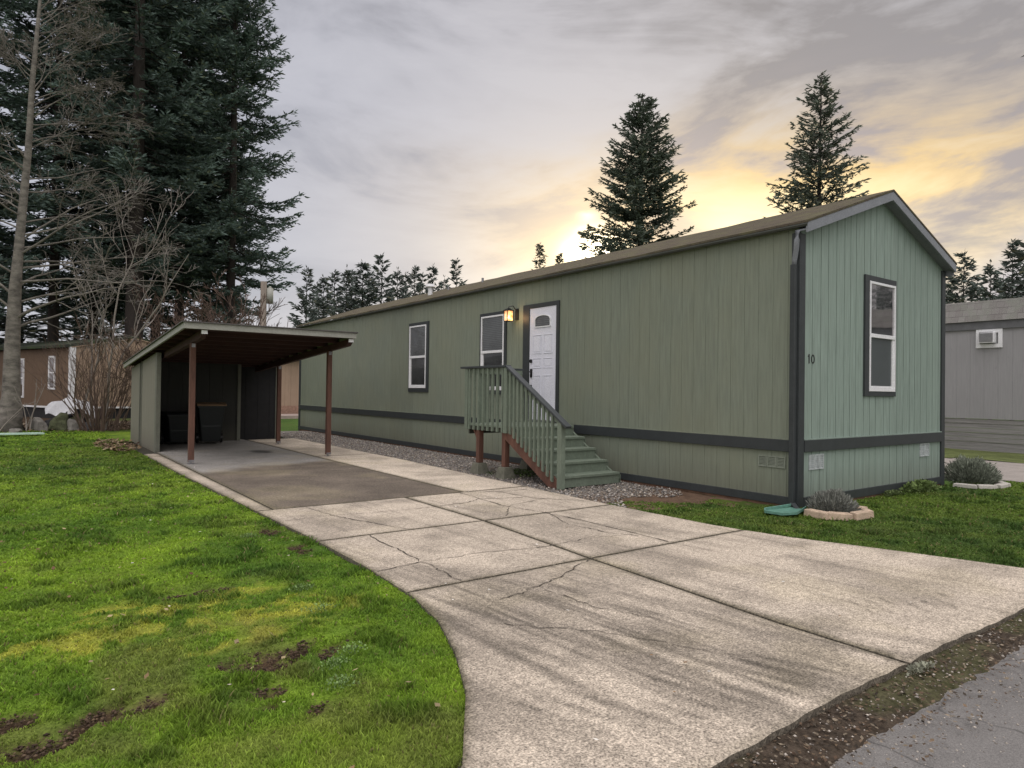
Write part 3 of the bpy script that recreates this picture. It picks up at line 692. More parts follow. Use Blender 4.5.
# a break point at the ridge
mb.build('wall', M['wall_end_lit'], house)
mb = MB(); mb.box(W-.01, W, 0.01, LEN, -.02, 3.3); mb.box(0.012, W-.012, LEN-.02, LEN, -.02, 3.3)
mb.prism([(0.012, 3.3), (W-.012, 3.3), (W/2, 3.3+SLOPE*W/2)], 1, LEN-.02, LEN); mb.build('wall', M['wall'], house)
# small filler at the ridge of the near gable
# trims
t = MB(); t.box(-.024, .0, -.024, .085, -.05, 3.31); t.box(0, .10, -.024, .0, -.05, 3.30); t.build('corner_trim', M['trim'], house, bevel=.003)
t = MB(); t.box(W-.10, W+.02, -.024, 0, -.05, 3.32); t.box(W, W+.022, 0, .09, -.05, 3.3); t.build('corner_trim', M['trim'], house, bevel=.003)
t = MB(); t.box(-.024, 0, LEN-.11, LEN+.02, -.05, 3.3); t.build('corner_trim', M['trim'], house)
t = MB(); t.box(-.034, 0, .087, 4.0, .655, .797); t.box(-.034, 0, 5.18, LEN-.112, .655, .797); t.build('belt_trim', M['trim'], house, bevel=.003)
t = MB(); t.box(.102, W-.102, -.034, 0, .655, .797); t.build('belt_trim', M['trim'], house, bevel=.003)
t = MB(); t.box(-.026, 0, .087, LEN-.112, .005, .105); t.build('base_trim', M['trim'], house, bevel=.003)
t = MB(); t.box(.102, W-.102, -.026, 0, .0, .107); t.build('base_trim', M['trim'], house, bevel=.003)
# light drip cap above the belt
t = MB(); t.box(-.03, 0, .087, 4.0, .799, .812); t.box(-.03, 0, 5.18, LEN-.112, .799, .812); t.build('drip_cap', M['wall'], house)
t = MB(); t.box(.102, W-.102, -.03, 0, .799, .812); t.build('drip_cap', M['wall_end_lit'], house)
# bare soil line under the skirting
t = MB(); t.box(-.012, .02, .02, LEN, -.11, .003); t.box(.02, W, -.010, .02, -.11, -.002); t.build('footing', simple('red_dirt_footing', (.13, .075, .05), .95, .4, 6), house)
# roof
OH0, OH1, OV = .10, .06, .16
zr = lambda x: 3.455+SLOPE*min(x, W-x)
r = MB()
rx_ = [(-OH0, zr(-OH0)), (W/2, zr(W/2)), (W+OH1, zr(W+OH1))]
def roofpoly(th): return [(x, z) for x, z in rx_]+[(x, z-th) for x, z in reversed(rx_)]
# the roof edge waves a little: built in segments along its length
nseg = 40; prev = None; r_ = random.Random(5)
for i in range(nseg+1):
    y = -OV-.006+(LEN+2*OV)*i/nseg; dz = r_.uniform(-.006, .006); ring = []
    for x, z in roofpoly(.028): ring.append(len(r.v)); r.v.append((x, y, z+dz))
    if prev:
        for k_ in range(6): r.f.append((prev[k_], ring[k_], ring[(k_+1) % 6], prev[(k_+1) % 6]))
    else: r.f.append(tuple(ring))
    prev = ring
r.f.append(tuple(reversed(prev)))
r.build('roof', M['roof'], house)
# rake boards of the near gable, and soffits
rk = MB()
def rake(xa, xb, h, y0, y1, drop=.0285):
    za, zb_ = zr(xa)-drop, zr(xb)-drop
    return [(xa, za), (xb, zb_), (xb, zb_-h), (xa, za-h)]
rk.prism(rake(-OH0+.01, W/2, .12, 0, 0), 1, -OV, -OV+.03); rk.build('rake_board', M['rake'], house, bevel=.003)
rk = MB(); rk.prism(rake(W/2, W+OH1-.01, .12, 0, 0), 1, -OV, -OV+.03); rk.build('rake_board', M['rake'], house, bevel=.003)
sf = MB(); sf.prism(rake(-OH0+.02, W/2, .02, 0, 0, .10), 1, -OV+.031, 0.0); sf.prism(rake(W/2, W+OH1-.03, .02, 0, 0, .10), 1, -OV+.031, 0.0)
sf.box(-OH0+.035, .0, .0, LEN, 3.385, 3.395); sf.box(W+.001, W+OH1-.03, 0, LEN, 3.27, 3.285); sf.build('soffit', M['rake'], house)
fs = MB(); fs.box(W+OH1-.03, W+OH1-.01, -OV+.031, LEN, zr(W+OH1)-.19, zr(W+OH1)-.045); fs.build('fascia', M['rake'], house)
# gutter on the long eave, its end cap and the downspout
gt = MB()
prof = [(-OH0+.03, 3.388), (-OH0-.006, 3.388), (-OH0-.008, 3.372), (-OH0+.005, 3.352), (-OH0+.03, 3.350)]
gt.prism(prof, 1, -OV+.01, LEN+.05); gt.build('gutter', simple('shaded_gutter', (.055, .06, .052), .6, .2, 5), house)  # eave shadow put into the gutter colour
ds = MB()
ds.tube([(-.10, -.03, 3.31), (-.11, -.03, 3.20), (-.09, -.01, 3.09), (-.055, .03, 2.98), (-.055, .035, 2.9)], .032, 8)
dsb = MB(); dsb.bar((-.058, .035, 2.92), (-.058, .035, .02), .062, .066, (0, 1, 0)); dsb.bar((-.058, .035, .04), (-.17, -.10, -.01), .06, .05)
o = ds.build('downspout_elbow', M['white'] if False else M['rake'], house, smooth=True)
o = dsb.build('downspout', M['trim'], house, bevel=.006)
# house number 10
nm = MB(); y_ = -.004
nm.box(.222, .238, y_-.003, y_+.003, 1.735, 1.85); nm.bar((.205, y_, 1.818), (.232, y_, 1.843), .004, .014)
pts = []
for k_ in range(16):
    a = 2*math.pi*k_/16; pts.append((.315+.032*math.cos(a), y_, 1.792+.050*math.sin(a)))
for k_ in range(16): nm.bar(pts[k_], pts[(k_+1) % 16], .013, .005, (0, 1, 0))
nm.build('house_number', M['black'], house)

def plane_place(kind):
    """kind 'L': window in the long wall (u=y, outward -x); 'E': end wall (u=x, outward -y)"""
    if kind == 'L': return lambda u, out, z: (-out, u, z)
    return lambda u, out, z: (u, -out, z)
def bxp(mb, P, u0, u1, o0, o1, z0, z1):
    a = P(u0, o0, z0); b = P(u1, o1, z1)
    return mb.box(min(a[0], b[0]), max(a[0], b[0]), min(a[1], b[1]), max(a[1], b[1]), z0, z1)
def hung_window(kind, u0, u1, z0, z1, trims, meet, blinds, label=None, inner_side=0):
    """u0<u1 = white frame outer size; trims = (low-u, high-u, bottom, top) widths of dark trim"""
    P = plane_place(kind); a, b, c_, d = trims
    t = MB()
    bxp(t, P, u0-a, u0, 0, .028, z0-c_, z1+d); bxp(t, P, u1, u1+b, 0, .028, z0-c_, z1+d)
    bxp(t, P, u0, u1, 0, .0275, z0-c_, z0); bxp(t, P, u0, u1, 0, .0275, z1, z1+d)
    win = t.build('window', M['trim'], house, bevel=.002)
    f = MB(); w_ = .035
    bxp(f, P, u0+.001, u0+w_, .002, .036, z0, z1-.001); bxp(f, P, u1-w_, u1-.001, .002, .036, z0, z1-.001)
    bxp(f, P, u0+w_, u1-w_, .002, .035, z0+.001, z0+w_+.01); bxp(f, P, u0+w_, u1-w_, .002, .035, z1-w_, z1-.002)
    bxp(f, P, u0+w_, u1-w_, .004, .042, meet-.026, meet+.026)
    # lower moving sash
    s_ = .05 if inner_side else .028
    if inner_side >= 0: bxp(f, P, u1-w_-s_, u1-w_-.001, .004, .028, z0+w_+.01, meet-.027)
    if inner_side <= 0: bxp(f, P, u0+w_+.001, u0+w_+.028+(.02 if inner_side < 0 else 0), .004, .028, z0+w_+.01, meet-.027)
    bxp(f, P, u0+w_, u1-w_, .003, .024, z0+w_+.012, z0+w_+.04)
    f.build('window_frame', M['white'], win, bevel=.003)
    g_ = MB(); bxp(g_, P, u0+.02, u1-.02, .012, .018, meet+.02, z1-.02); g_.build('pane', M['glass'] if not blinds else M['blindglass'], win)
    g_ = MB(); bxp(g_, P, u0+.02, u1-.02, .006, .011, z0+.02, meet-.02); g_.build('pane', M['lowglass'] if not blinds else M['blindglass2'], win)
    return win
def blindmat(name, c0, c1, z_amt=28):
    m, nt, b = newmat(name); v = coords(nt); s_ = N(nt, 'ShaderNodeSeparateXYZ'); nt.links.new(v, s_.inputs[0])
    wv = N(nt, 'ShaderNodeMath'); wv.operation = 'MULTIPLY'; nt.links.new(s_.outputs[2], wv.inputs[0]); wv.inputs[1].default_value = z_amt
    fr = N(nt, 'ShaderNodeMath'); fr.operation = 'FRACT'; nt.links.new(wv.outputs[0], fr.inputs[0])
    c = ramp(nt, fr.outputs[0], [(.0, c0), (.35, c1), (.8, c1), (1, c0)])
    c = mix(nt, c, rustle(c1, .45), ramp(nt, noise(nt, v, 2.5, 3), [(.45, (0, 0, 0)), (.65, (.8,)*3)]))
    nt.links.new(c, b.inputs['Base Color']); b.inputs['Roughness'].default_value = .25
    b.inputs['Coat Weight'].default_value = .8; b.inputs['Coat Roughness'].default_value = .05; return m
M['blindglass'] = blindmat('pane_over_blinds', (.012, .014, .015), (.075, .082, .080))
M['blindglass2'] = blindmat('pane_over_screen', (.030, .033, .034), (.05, .053, .054), 90)
M['lowglass'] = simple('insect_screen_pane', (.055, .068, .070), .3, .15, 3, spec=.6, bs=.05, fine=220)
hung_window('L', 9.12, 9.93, 1.39, 2.86, (.10, .04, .09, .07), 2.12, True, inner_side=1)
hung_window('L', 6.06, 6.85, 1.36, 2.84, (.07, .05, .08, .06), 2.12, True, inner_side=1)
hung_window('E', 1.69, 2.44, 1.41, 2.91, (.115, .03, .065, .075), 2.17, False, inner_side=1)
# door
P = plane_place('L'); D0, D1, DZ0, DZ1 = 4.50, 5.26, .84, 2.865
t = MB(); bxp(t, P, D1, D1+.19, 0, .030, DZ0-.05, DZ1+.075); bxp(t, P, D0-.07, D0, 0, .030, DZ0-.05, DZ1+.075); bxp(t, P, D0, D1, 0, .029, DZ1, DZ1+.075); t.build('door_trim', M['trim'], house, bevel=.003)
t = MB(); bxp(t, P, D0+.004, D1-.004, .001, .018, DZ0, DZ1-.004); door = t.build('door', M['door'], house, bevel=.002)
# raised panels and fan light surround
t = MB()
def panel(u0, u1, z0, z1):
    for a in ((u0, u1, z0, z0+.012), (u0, u1, z1-.012, z1), (u0, u0+.012, z0+.012, z1-.012), (u1-.012, u1, z0+.012, z1-.012)):
        bxp(t, P, a[0], a[1], .018, .026, a[2], a[3])
    bxp(t, P, u0+.035, u1-.035, .018, .024, z0+.035, z1-.035)
for (u0, u1) in ((D0+.10, D0+.345), (D0+.415, D0+.66)):
    panel(u0, u1, DZ0+.13, DZ0+.80); panel(u0, u1, DZ0+.93, DZ0+1.11); panel(u0, u1, DZ0+1.19, DZ0+1.53)
t.build('door_panel', M['door'], door, bevel=.003)
arc = lambda u: .08*math.sqrt(max(0, 1-((u-.5)/.5)**2))
gp = [(D0+.16+.44*k_/14, DZ0+1.80+arc(k_/14)) for k_ in range(15)]
t = MB(); poly = [(D0+.60, DZ0+1.67), (D0+.16, DZ0+1.67)]+gp
t.prism(poly, 0, -.021, -.019); t.build('fan_light', M['blindglass'], door)
t = MB()
for i in range(len(poly)):
    a, b = poly[i], poly[(i+1) % len(poly)]; t.bar((-.022, *a), (-.022, *b), .018, .024, (1, 0, 0))
t.build('fan_light_frame', M['white'], door)
t = MB()
t.tube([(-.018, D1-.065, DZ0+1.06), (-.045, D1-.065, DZ0+1.06)], .034, 10); t.build('deadbolt', M['black'], door)
t = MB(); t.tube([(-.018, D1-.065, DZ0+.60), (-.04, D1-.065, DZ0+.60)], .03, 10); t.build('lock_cover', M['black'], door)
t = MB()
t.box(-.032, -.018, D1-.095, D1-.04, DZ0+.76, DZ0+.92); t.tube([(-.03, D1-.065, DZ0+.865), (-.06, D1-.065, DZ0+.865), (-.065, D1-.14, DZ0+.86)], .011, 6)
t.build('door_handle', M['black'], door)
t = MB(); t.box(-.07, 0, D0-.02, D1+.02, DZ0-.03, DZ0-.002); t.build('threshold', M['galv'], house)
# porch lamp (lit lantern on a bracket)
lamp = thing('porch_lamp', 'lit amber glass lantern on the green wall beside the white door', 'lamp', (0, 5.78, 2.72))
t = MB(); t.box(-.03, 0, 5.62, 5.70, 2.69, 2.90); t.tube([(-.03, 5.66, 2.86), (-.10, 5.68, 2.95), (-.17, 5.72, 2.93), (-.17, 5.72, 2.88)], .010, 6); t.build('bracket', M['black'], lamp)
t = MB(); cx, cy = -.17, 5.72
t.prism([(cx-.075, cy-.075), (cx+.075, cy-.075), (cx+.075, cy+.075), (cx-.075, cy+.075)], 2, 2.85, 2.862)
b0 = len(t.v); t.v += [(cx-.078, cy-.078, 2.862), (cx+.078, cy-.078, 2.862), (cx+.078, cy+.078, 2.862), (cx-.078, cy+.078, 2.862), (cx, cy, 2.915)]
t.f += [(b0, b0+1, b0+4), (b0+1, b0+2, b0+4), (b0+2, b0+3, b0+4), (b0+3, b0, b0+4)]
t.box(cx-.06, cx+.06, cy-.06, cy+.06, 2.655, 2.667)
for sx in (-1, 1):
    for sy in (-1, 1): t.box(cx+sx*.062-.005, cx+sx*.062+.005, cy+sy*.062-.005, cy+sy*.062+.005, 2.667, 2.85)
t.build('lantern_cage', M['black'], lamp)
def lampglass():
    m, nt, b = newmat('amber_lamp_glass'); v = coords(nt)
    c = ramp(nt, noise(nt, v, 16, 4, .6, .5), [(.34, (.55, .20, .06)), (.55, (1, .55, .25)), (.72, (1, .85, .6))])
    nt.links.new(c, b.inputs['Base Color']); nt.links.new(c, b.inputs['Emission Color']); b.inputs['Emission Strength'].default_value = .95; b.inputs['Roughness'].default_value = .2
    return m
t = MB(); t.box(cx-.055, cx+.055, cy-.055, cy+.055, 2.668, 2.849); t.build('lantern_glass', lampglass(), lamp)
pl_ = bpy.data.lights.new('porch_bulb', 'POINT'); pl_.energy = 1.6; pl_.color = (1, .62, .28); pl_.shadow_soft_size = .05
po = bpy.data.objects.new('porch_bulb', pl_); COL.objects.link(po); po.location = (-.19, 5.60, 2.72)
# louvred foundation vents
def vent(kind, u0, u1, z0, z1, n, m, lab):
    P = plane_place(kind); f = MB(); w_ = (u1-u0)/n
    for i in range(n):
        a, b = u0+i*w_+.004, u0+(i+1)*w_-.004
        bxp(f, P, a, b, .0, .012, z0, z0+.014); bxp(f, P, a, b, .0, .012, z1-.014, z1); bxp(f, P, a, a+.014, .0, .012, z0+.014, z1-.014); bxp(f, P, b-.014, b, .0, .012, z0+.014, z1-.014)
        k_ = 6
        for j in range(k_):
            z = z0+.018+(z1-z0-.036)*(j+.2)/k_; q0 = P(a+.014, .003, z+.012); q1 = P(b-.014, .003, z+.012)
            f.bar(q0, q1, .004, .016, (-1, 0, .8) if kind == 'L' else (0, -1, .8))
        bxp(f, P, a+.014, b-.014, .0005, .0015, z0+.014, z1-.014)
    o = f.build('vent', m, house); o['label'] = lab; return o
vent('L', .15, .53, .445, .585, 3, simple('olive_vent_paint', (.21, .235, .19), .55, .1), 'olive painted vent with three louvred sections')
vm_ = simple('pale_vent_paint', (.42, .46, .46), .5, .25, 14)
vent('E', .24, .58, .43, .615, 3, vm_, 'pale grey louvred vent near the left corner')
vent('E', 3.30, 3.62, .45, .645, 2, vm_, 'pale grey louvred vent near the right corner')
# roof vent pipe
t = MB(); vx, vy = 1.15, 11.05; zb_ = zr(vx)
t.tube([(vx, vy, zb_-.05), (vx, vy, zb_+.17)], .06, 10); t.tube([(vx, vy, zb_+.20), (vx, vy, zb_+.27)], [.13, .11], 12); t.tube([(vx, vy, zb_+.16), (vx, vy, zb_+.205)], .05, 8)
t.build('vent_pipe', M['white'], house)
t = MB(); t.tube([(1.6, 9.25, zr(1.6)-.05), (1.6, 9.25, zr(1.6)+.10)], .03, 8); t.build('vent_pipe', M['galv'], house)
t = MB(); t.tube([(1.5, 10.7, zr(1.5)-.05), (1.5, 10.7, zr(1.5)+.08)], .03, 8); t.build('vent_pipe', M['galv'], house)

# ------------------------------------------------------------------ entry stairs
st = thing('entry_stairs', 'green wooden entry stairs with slatted railing up to the white door', 'stairs', (-.8, 4, 0))
PX, PR, PY0, PY1, DK = -1.42, -.06, 4.02, 5.16, .80
# deck boards
for i in range(9):
    y = PY0-.02+i*(PY1-PY0+.04)/9; t = MB(); t.box(PX-.02, PR, y+.003, y+(PY1-PY0+.04)/9-.003, DK-.035, DK); t.build('deck_board', M['stair'], st, bevel=.003)
t = MB(); t.box(PX-.001, PX+.036, PY0, PY1, DK-.10, DK-.038); t.box(PX+.038, PR, PY0, PY0+.036, DK-.18, DK-.038); t.box(PX+.038, PR, PY1-.036, PY1, DK-.18, DK-.038)
t.build('deck_frame', simple('dark_deck_framing', (.05, .052, .042), .8, .2), st)
nos = [(2.72, .155), (2.98, .318), (3.24, .480), (3.50, .640)]
for i, (y, z) in enumerate(nos):
    yb = (nos[i+1][0] if i < 3 else PY0)
    t = MB(); t.box(PX+.035, PR-.20, y-.025, yb+.01, z-.036, z); t.build('tread', M['tread'] if 'tread' in M else M['stair'], st, bevel=.004)
    t = MB(); t.box(PX+.035, PR-.20, y, y+.02, (nos[i-1][1]+.001 if i else -.01), z-.038); t.build('riser', M['stair'], st)
t = MB(); t.box(PX+.035, PR-.20, 3.77, 3.79, .641, DK-.038); t.build('riser', M['stair'], st)
t = MB(); t.box(PX+.035, PR-.20, 3.745, PY0-.022, DK-.036, DK); t.build('tread', M['stair'], st, bevel=.004)
# stringers (red-brown outside one carries the balusters)
def stringer(x, m):
    t = MB(); t.prism([(2.78, -.02), (2.98, -.02), (4.06, .60), (4.06, .80), (3.95, .80), (2.74, .06)], 0, x, x+.036); return t.build('stringer', m, st)
stringer(PX-.004, M['redwood']); stringer(PR-.198, M['stair'])
t = MB()  # closed side to the wall, under the treads
for i, (y, z) in enumerate(nos): t.box(PR-.16, PR-.158, y, (nos[i+1][0] if i < 3 else PY0), -.01, z-.04)
t.build('side_panel', M['stair'], st)
# support posts and pier blocks
for (y, x) in ((4.10, PX+.05), (4.83, PX+.05), (4.83, -.35), (4.10, -.35)):
    t = MB(); t.box(x-.045, x+.045, y-.045, y+.045, .155, DK-.10); t.build('support_post', M['redwood'], st, bevel=.004)
    t = MB(); b0 = 0; a, b_, h = .125, .085, .155
    t.v += [(x-a, y-a, -.03), (x+a, y-a, -.03), (x+a, y+a, -.03), (x-a, y+a, -.03), (x-b_, y-b_, h), (x+b_, y-b_, h), (x+b_, y+b_, h), (x-b_, y+b_, h)]
    t.f += [(0,3,2,1),(4,5,6,7),(0,1,5,4),(1,2,6,5),(2,3,7,6),(3,0,4,7)]
    t.build('pier_block', M['pier'], st, bevel=.01)
# diagonal knee brace
t = MB(); t.bar((PX+.07, 4.83, .50), (PX+.07, 4.98, .70), .09, .04); t.build('brace', M['redwood'], st)
# railings
RT = 1.735
def cap(a, b, w_=.10, h=.035): t = MB(); t.bar(a, b, w_, h); return t.build('rail_cap', M['rail'], st, bevel=.004)
cap((PX-.01, PY1+.14, RT), (PX-.01, PY0-.05, RT)); cap((PX+.04, PY1+.02, RT), (-.24, PY1+.02, RT), .09)
SB = (2.64, .915)   # lower end of the sloping rail (y, z)
cap((PX-.01, PY0-.03, RT), (PX-.01, SB[0]-.10, SB[1]-.06))
for a, b in (((PX+.005, PY1, RT-.06), (PX+.005, PY0, RT-.06)), ((PX+.005, PY0, RT-.07), (PX+.005, SB[0]+.02, SB[1]-.045))):
    t = MB(); t.bar(a, b, .036, .075); t.build('rail', M['stair'], st)
t = MB(); t.bar((PX+.04, PY1-.02, RT-.06), (-.28, PY1-.02, RT-.06), .036, .075); t.build('rail', M['stair'], st)
# posts that carry the rails
for (y, z0, z1, w_) in ((PY1-.03, .70, RT-.02, .085), (PY0-.01, .69, RT-.02, .088), (2.70, -.02, SB[1]+.0, .085)):
    t = MB(); t.box(PX-.045, PX+.04, y-w_/2, y+w_/2, z0, z1); t.build('newel_post', M['stair'], st, bevel=.004)
# balusters on the platform and on the flight (feet follow the stringer)
n_ = 8
for i in range(n_):
    y = PY0+.075+(PY1-PY0-.19)*i/(n_-1); t = MB(); t.box(PX-.040, PX-.006, y-.019, y+.019, .70, RT-.022); t.build('baluster', M['stair'], st)
n_ = 11
for i in range(n_):
    y = PY0-.13-(PY0-2.90)*i/n_; f_ = (y-SB[0])/(PY0-.03-SB[0]); ztop = SB[1]+f_*(RT-SB[1])-.03
    zlow = .02+(y-2.76)*.60
    t = MB(); t.prism([(y-.019, max(.0, zlow-.02)), (y+.019, max(.0, zlow)), (y+.019, ztop+.01), (y-.019, ztop-.012)], 0, PX-.040, PX-.006); t.build('baluster', M['stair'], st)
for i in range(9):
    x = PX+.16+i*(-.32-PX-.16)/8; t = MB(); t.box(x-.019, x+.019, PY1-.004, PY1+.03, .74, RT-.022); t.build('baluster', M['stair'], st)

# ------------------------------------------------------------------ carport with shed
cp = thing('carport', 'open carport with flat sloping roof, red-brown posts and attached green shed', 'carport', (-3.9, 10, 0))
CX0, CX1, CY0, CY1 = -5.42, -2.46, 7.42, 14.95
zc_ = lambda y: 2.395-.066*(y-CY0)
def slabp(y0, y1, top, th): return [(y0, zc_(y0)+top), (y1, zc_(y1)+top), (y1, zc_(y1)+top-th), (y0, zc_(y0)+top-th)]
t = MB(); t.prism(slabp(CY0-.03, CY1+.05, .018, .018), 0, CX0-.03, CX1+.03); t.prism(slabp(13.4, CY1+.05, .017, .018), 0, CX1+.032, -1.8)
t.build('roof', M['roofflat'], cp)
t = MB(); t.box(CX0, CX1, CY0, CY0+.035, zc_(CY0)-.10, zc_(CY0)-.001); t.build('fascia', M['fascia'], cp, bevel=.003)
for x in (CX0, CX1-.035):
    t = MB(); t.prism(slabp(CY0+.037, CY1, -.001, .095), 0, x, x+.035); t.build('fascia', M['fascia'], cp)
t = MB(); t.prism(slabp(CY0+.037, CY1, -.012, .015), 0, CX0+.036, CX1-.036)
y = CY0+.75
while y < CY1-.2:
    t.prism(slabp(y, y+.04, -.028, .075), 0, CX0+.037, CX1-.037); y += .6
t.build('ceiling', M['brownply'], cp)
for x in (-5.14, -2.58):
    t = MB(); t.prism([(7.50, zc_(7.50)-.105), (13.6, zc_(13.6)-.105), (13.6, zc_(13.6)-.225), (7.6, zc_(7.6)-.225), (7.50, zc_(7.5)-.165)], 0, x, x+.088); bm_ = t.build('beam', M['beam'] if 'beam' in M else M['brownply'], cp)
    t = MB(); t.box(x-.002, x+.09, 7.470, 7.499, zc_(7.5)-.165, zc_(7.5)-.106); t.build('beam_end', M['white'], bm_)
for (x, y) in ((-5.11, 8.29), (-2.55, 8.52), (-2.50, 11.85)):
    t = MB(); t.box(x-.045, x+.045, y-.045, y+.045, .035, zc_(y)-.226); ps = t.build('post', M['redwood'], cp, bevel=.004)
    t = MB(); t.box(x-.012, x+.012, y-.012, y+.012, .0, .036); t.box(x-.05, x+.05, y-.05, y+.05, .004, .012); t.box(x-.048, x+.048, y-.049, y-.046, .036, .075); t.build('post_foot', M['galv'], ps)
    t = MB(); t.box(x-.03, x+.03, y-.05, y-.046, zc_(y)-.30, zc_(y)-.235); t.build('post_bracket', M['galv'], ps)
# shed: left wall in two recessed panels with boards, front return, back wall, right room
SX = -5.26
t = MB()
m_ = grooved(11.12, 12.95, .31, -.02, lambda y: zc_(y)-.11, lambda u, d, z: (SX+d, u, z), .008, .006); m_.build('shed_wall', M['shedwall'], cp)
m_ = grooved(13.33, 14.75, .31, -.02, lambda y: zc_(y)-.11, lambda u, d, z: (SX+d, u, z), .008, .006); m_.build('shed_wall', M['shedwall'], cp)
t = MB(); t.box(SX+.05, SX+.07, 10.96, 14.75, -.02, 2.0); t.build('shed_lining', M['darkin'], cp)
t = MB(); t.box(SX-.012, SX+.07, 10.93, 11.115, -.02, zc_(11)-.115); t.build('corner_board', M['shedtrim'], cp, bevel=.003)
t = MB(); t.box(SX+.02, SX+.048, 12.952, 13.328, -.02, 2.0); t.build('recess_board', simple('shaded_recess', (.03, .033, .026), .7), cp)  # shadow of the recess put into the board colour
t = MB(); t.box(SX-.012, SX+.03, 12.95, 13.02, -.02, zc_(13)-.115); t.box(SX-.012, SX+.03, 13.26, 13.33, -.02, zc_(13.3)-.115); t.build('corner_board', M['shedtrim'], cp)
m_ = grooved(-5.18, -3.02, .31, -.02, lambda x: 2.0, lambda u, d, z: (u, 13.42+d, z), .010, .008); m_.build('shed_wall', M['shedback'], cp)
t = MB(); t.box(-3.06, -2.98, 13.385, 13.415, -.0, 1.98); t.build('corner_board', M['shedtrim'], cp)
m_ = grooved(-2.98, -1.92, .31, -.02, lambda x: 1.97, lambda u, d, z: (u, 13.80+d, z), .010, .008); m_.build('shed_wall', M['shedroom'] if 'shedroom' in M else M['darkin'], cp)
t = MB(); t.box(-3.02, -3.0, 13.42, 13.8, -.02, 1.98); t.box(-1.94, -1.92, 13.82, 14.95, -.02, 1.93); t.box(SX+.07, -1.94, 14.93, 14.95, -.02, 1.9); t.build('shed_wall', M['shedwall'], cp)
t = MB(); t.box(-1.99, -1.91, 13.77, 13.799, -.02, 1.97); t.build('corner_board', M['shedtrim'], cp)

# wheeled bins inside
def bin_(x, y, rz, label, lidm, h=1.0):
    b = thing('wheeled_bin', label, 'rubbish bin', (x, y, 0), rz, 'wheeled bins in the carport')
    t = MB(); lo_, hi_ = (.20, .24), (.29, .36)
    z0, z1 = .06, h*.9
    t.v += [(-lo_[0], -lo_[1], z0), (lo_[0], -lo_[1], z0), (lo_[0], lo_[1], z0), (-lo_[0], lo_[1], z0), (-hi_[0], -hi_[1], z1), (hi_[0], -hi_[1], z1), (hi_[0], hi_[1], z1), (-hi_[0], hi_[1], z1)]
    t.f += [(0,3,2,1),(4,5,6,7),(0,1,5,4),(1,2,6,5),(2,3,7,6),(3,0,4,7)]
    t.build('body', M['bin'], b, local=True, bevel=.02)
    t = MB(); t.box(-.21, .21, -.30, -.262, h*.40, h*.46); t.box(-.31, .31, -.38, .38, h*.86, h*.905); t.build('rim', M['bin'], b, local=True, bevel=.01)
    t = MB(); t.prism([(-.41, h*.905), (.40, h*.905), (.36, h*.96), (0, h*.985), (-.38, h*.945)], 0, -.32, .32); t.build('lid', lidm, b, local=True, bevel=.012)
    t = MB(); t.bar((-.25, .44, h*.93), (.25, .44, h*.93), .03, .03); t.bar((-.22, .36, h*.90), (-.22, .44, h*.93), .03, .03); t.bar((.22, .36, h*.90), (.22, .44, h*.93), .03, .03); t.build('handle', M['bin'], b, local=True)
    for s_ in (-1, 1):
        t = MB(); t.tube([(s_*.24, .27, .12), (s_*.29, .27, .12)], .12, 16); t.build('wheel', M['black'], b, local=True)
    return b
bin_(-3.83, 12.75, R(-8), 'dark bin with tan lid against the shed back wall', M['lid'])
bin_(-4.55, 12.80, R(5), 'lower dark bin left of the tan-lidded bin', M['bin'], .78)

# ------------------------------------------------------------------ neighbouring homes
nh = thing('mobile_home', 'brown mobile home with white corner trim behind the bare shrub', 'house', (-5.73, 29.59, 0), 0)
# local frame: u along gable (right), v along long wall (away left)
nh.rotation_euler = (0, 0, math.atan2(.364, .931))
LV, GW = 15.0, 5.4
gz = lambda u: 2.95+.21*min(u, GW-u)
m_ = grooved(0, GW, .3, .42, gz, lambda u, d, z: (u, d, z), .012, .01); m_.build('wall', M['tanlight'], nh, local=True)
m_ = grooved(0, LV, .3, .42, lambda v_: 2.95, lambda u, d, z: (d, u, z), .012, .01); m_.build('wall', M['tan'], nh, local=True)
t = MB(); t.box(GW-.02, GW, .02, LV, .42, 2.95); t.box(.02, GW-.02, LV-.02, LV, .42, 2.95); t.build('wall', M['tan'], nh, local=True)
t = MB(); t.box(-.05, .0, -.05, .12, .02, 2.98); t.box(.0, .16, -.05, .0, .0, 2.98); t.build('corner_trim', M['white'], nh, local=True)
t = MB(); t.prism([(-.25, 2.95), (GW/2, 3.52), (GW+.25, 2.95), (GW+.25, 3.05), (GW/2, 3.63), (-.25, 3.06)], 1, .0, LV+.2); t.build('roof', M['roofdark'], nh, local=True)
t = MB(); t.prism([(-.02, 2.945), (GW/2, 3.50), (GW/2, 3.54), (-.02, 2.985)], 1, -.06, -.01); t.prism([(GW/2, 3.50), (GW+.2, 2.92), (GW+.2, 2.96), (GW/2, 3.54)], 1, -.06, -.01); t.build('rake_board', M['tanlight'], nh, local=True)
t = MB(); t.box(-.03, GW, -.03, .0, .34, .42); t.box(-.03, 0, 0, LV, .34, .42); t.build('base_trim', M['white'], nh, local=True)
t = MB(); t.box(.05, GW-.05, .06, LV-.1, -.12, .34); t.build('skirting', M['darkin'], nh, local=True)
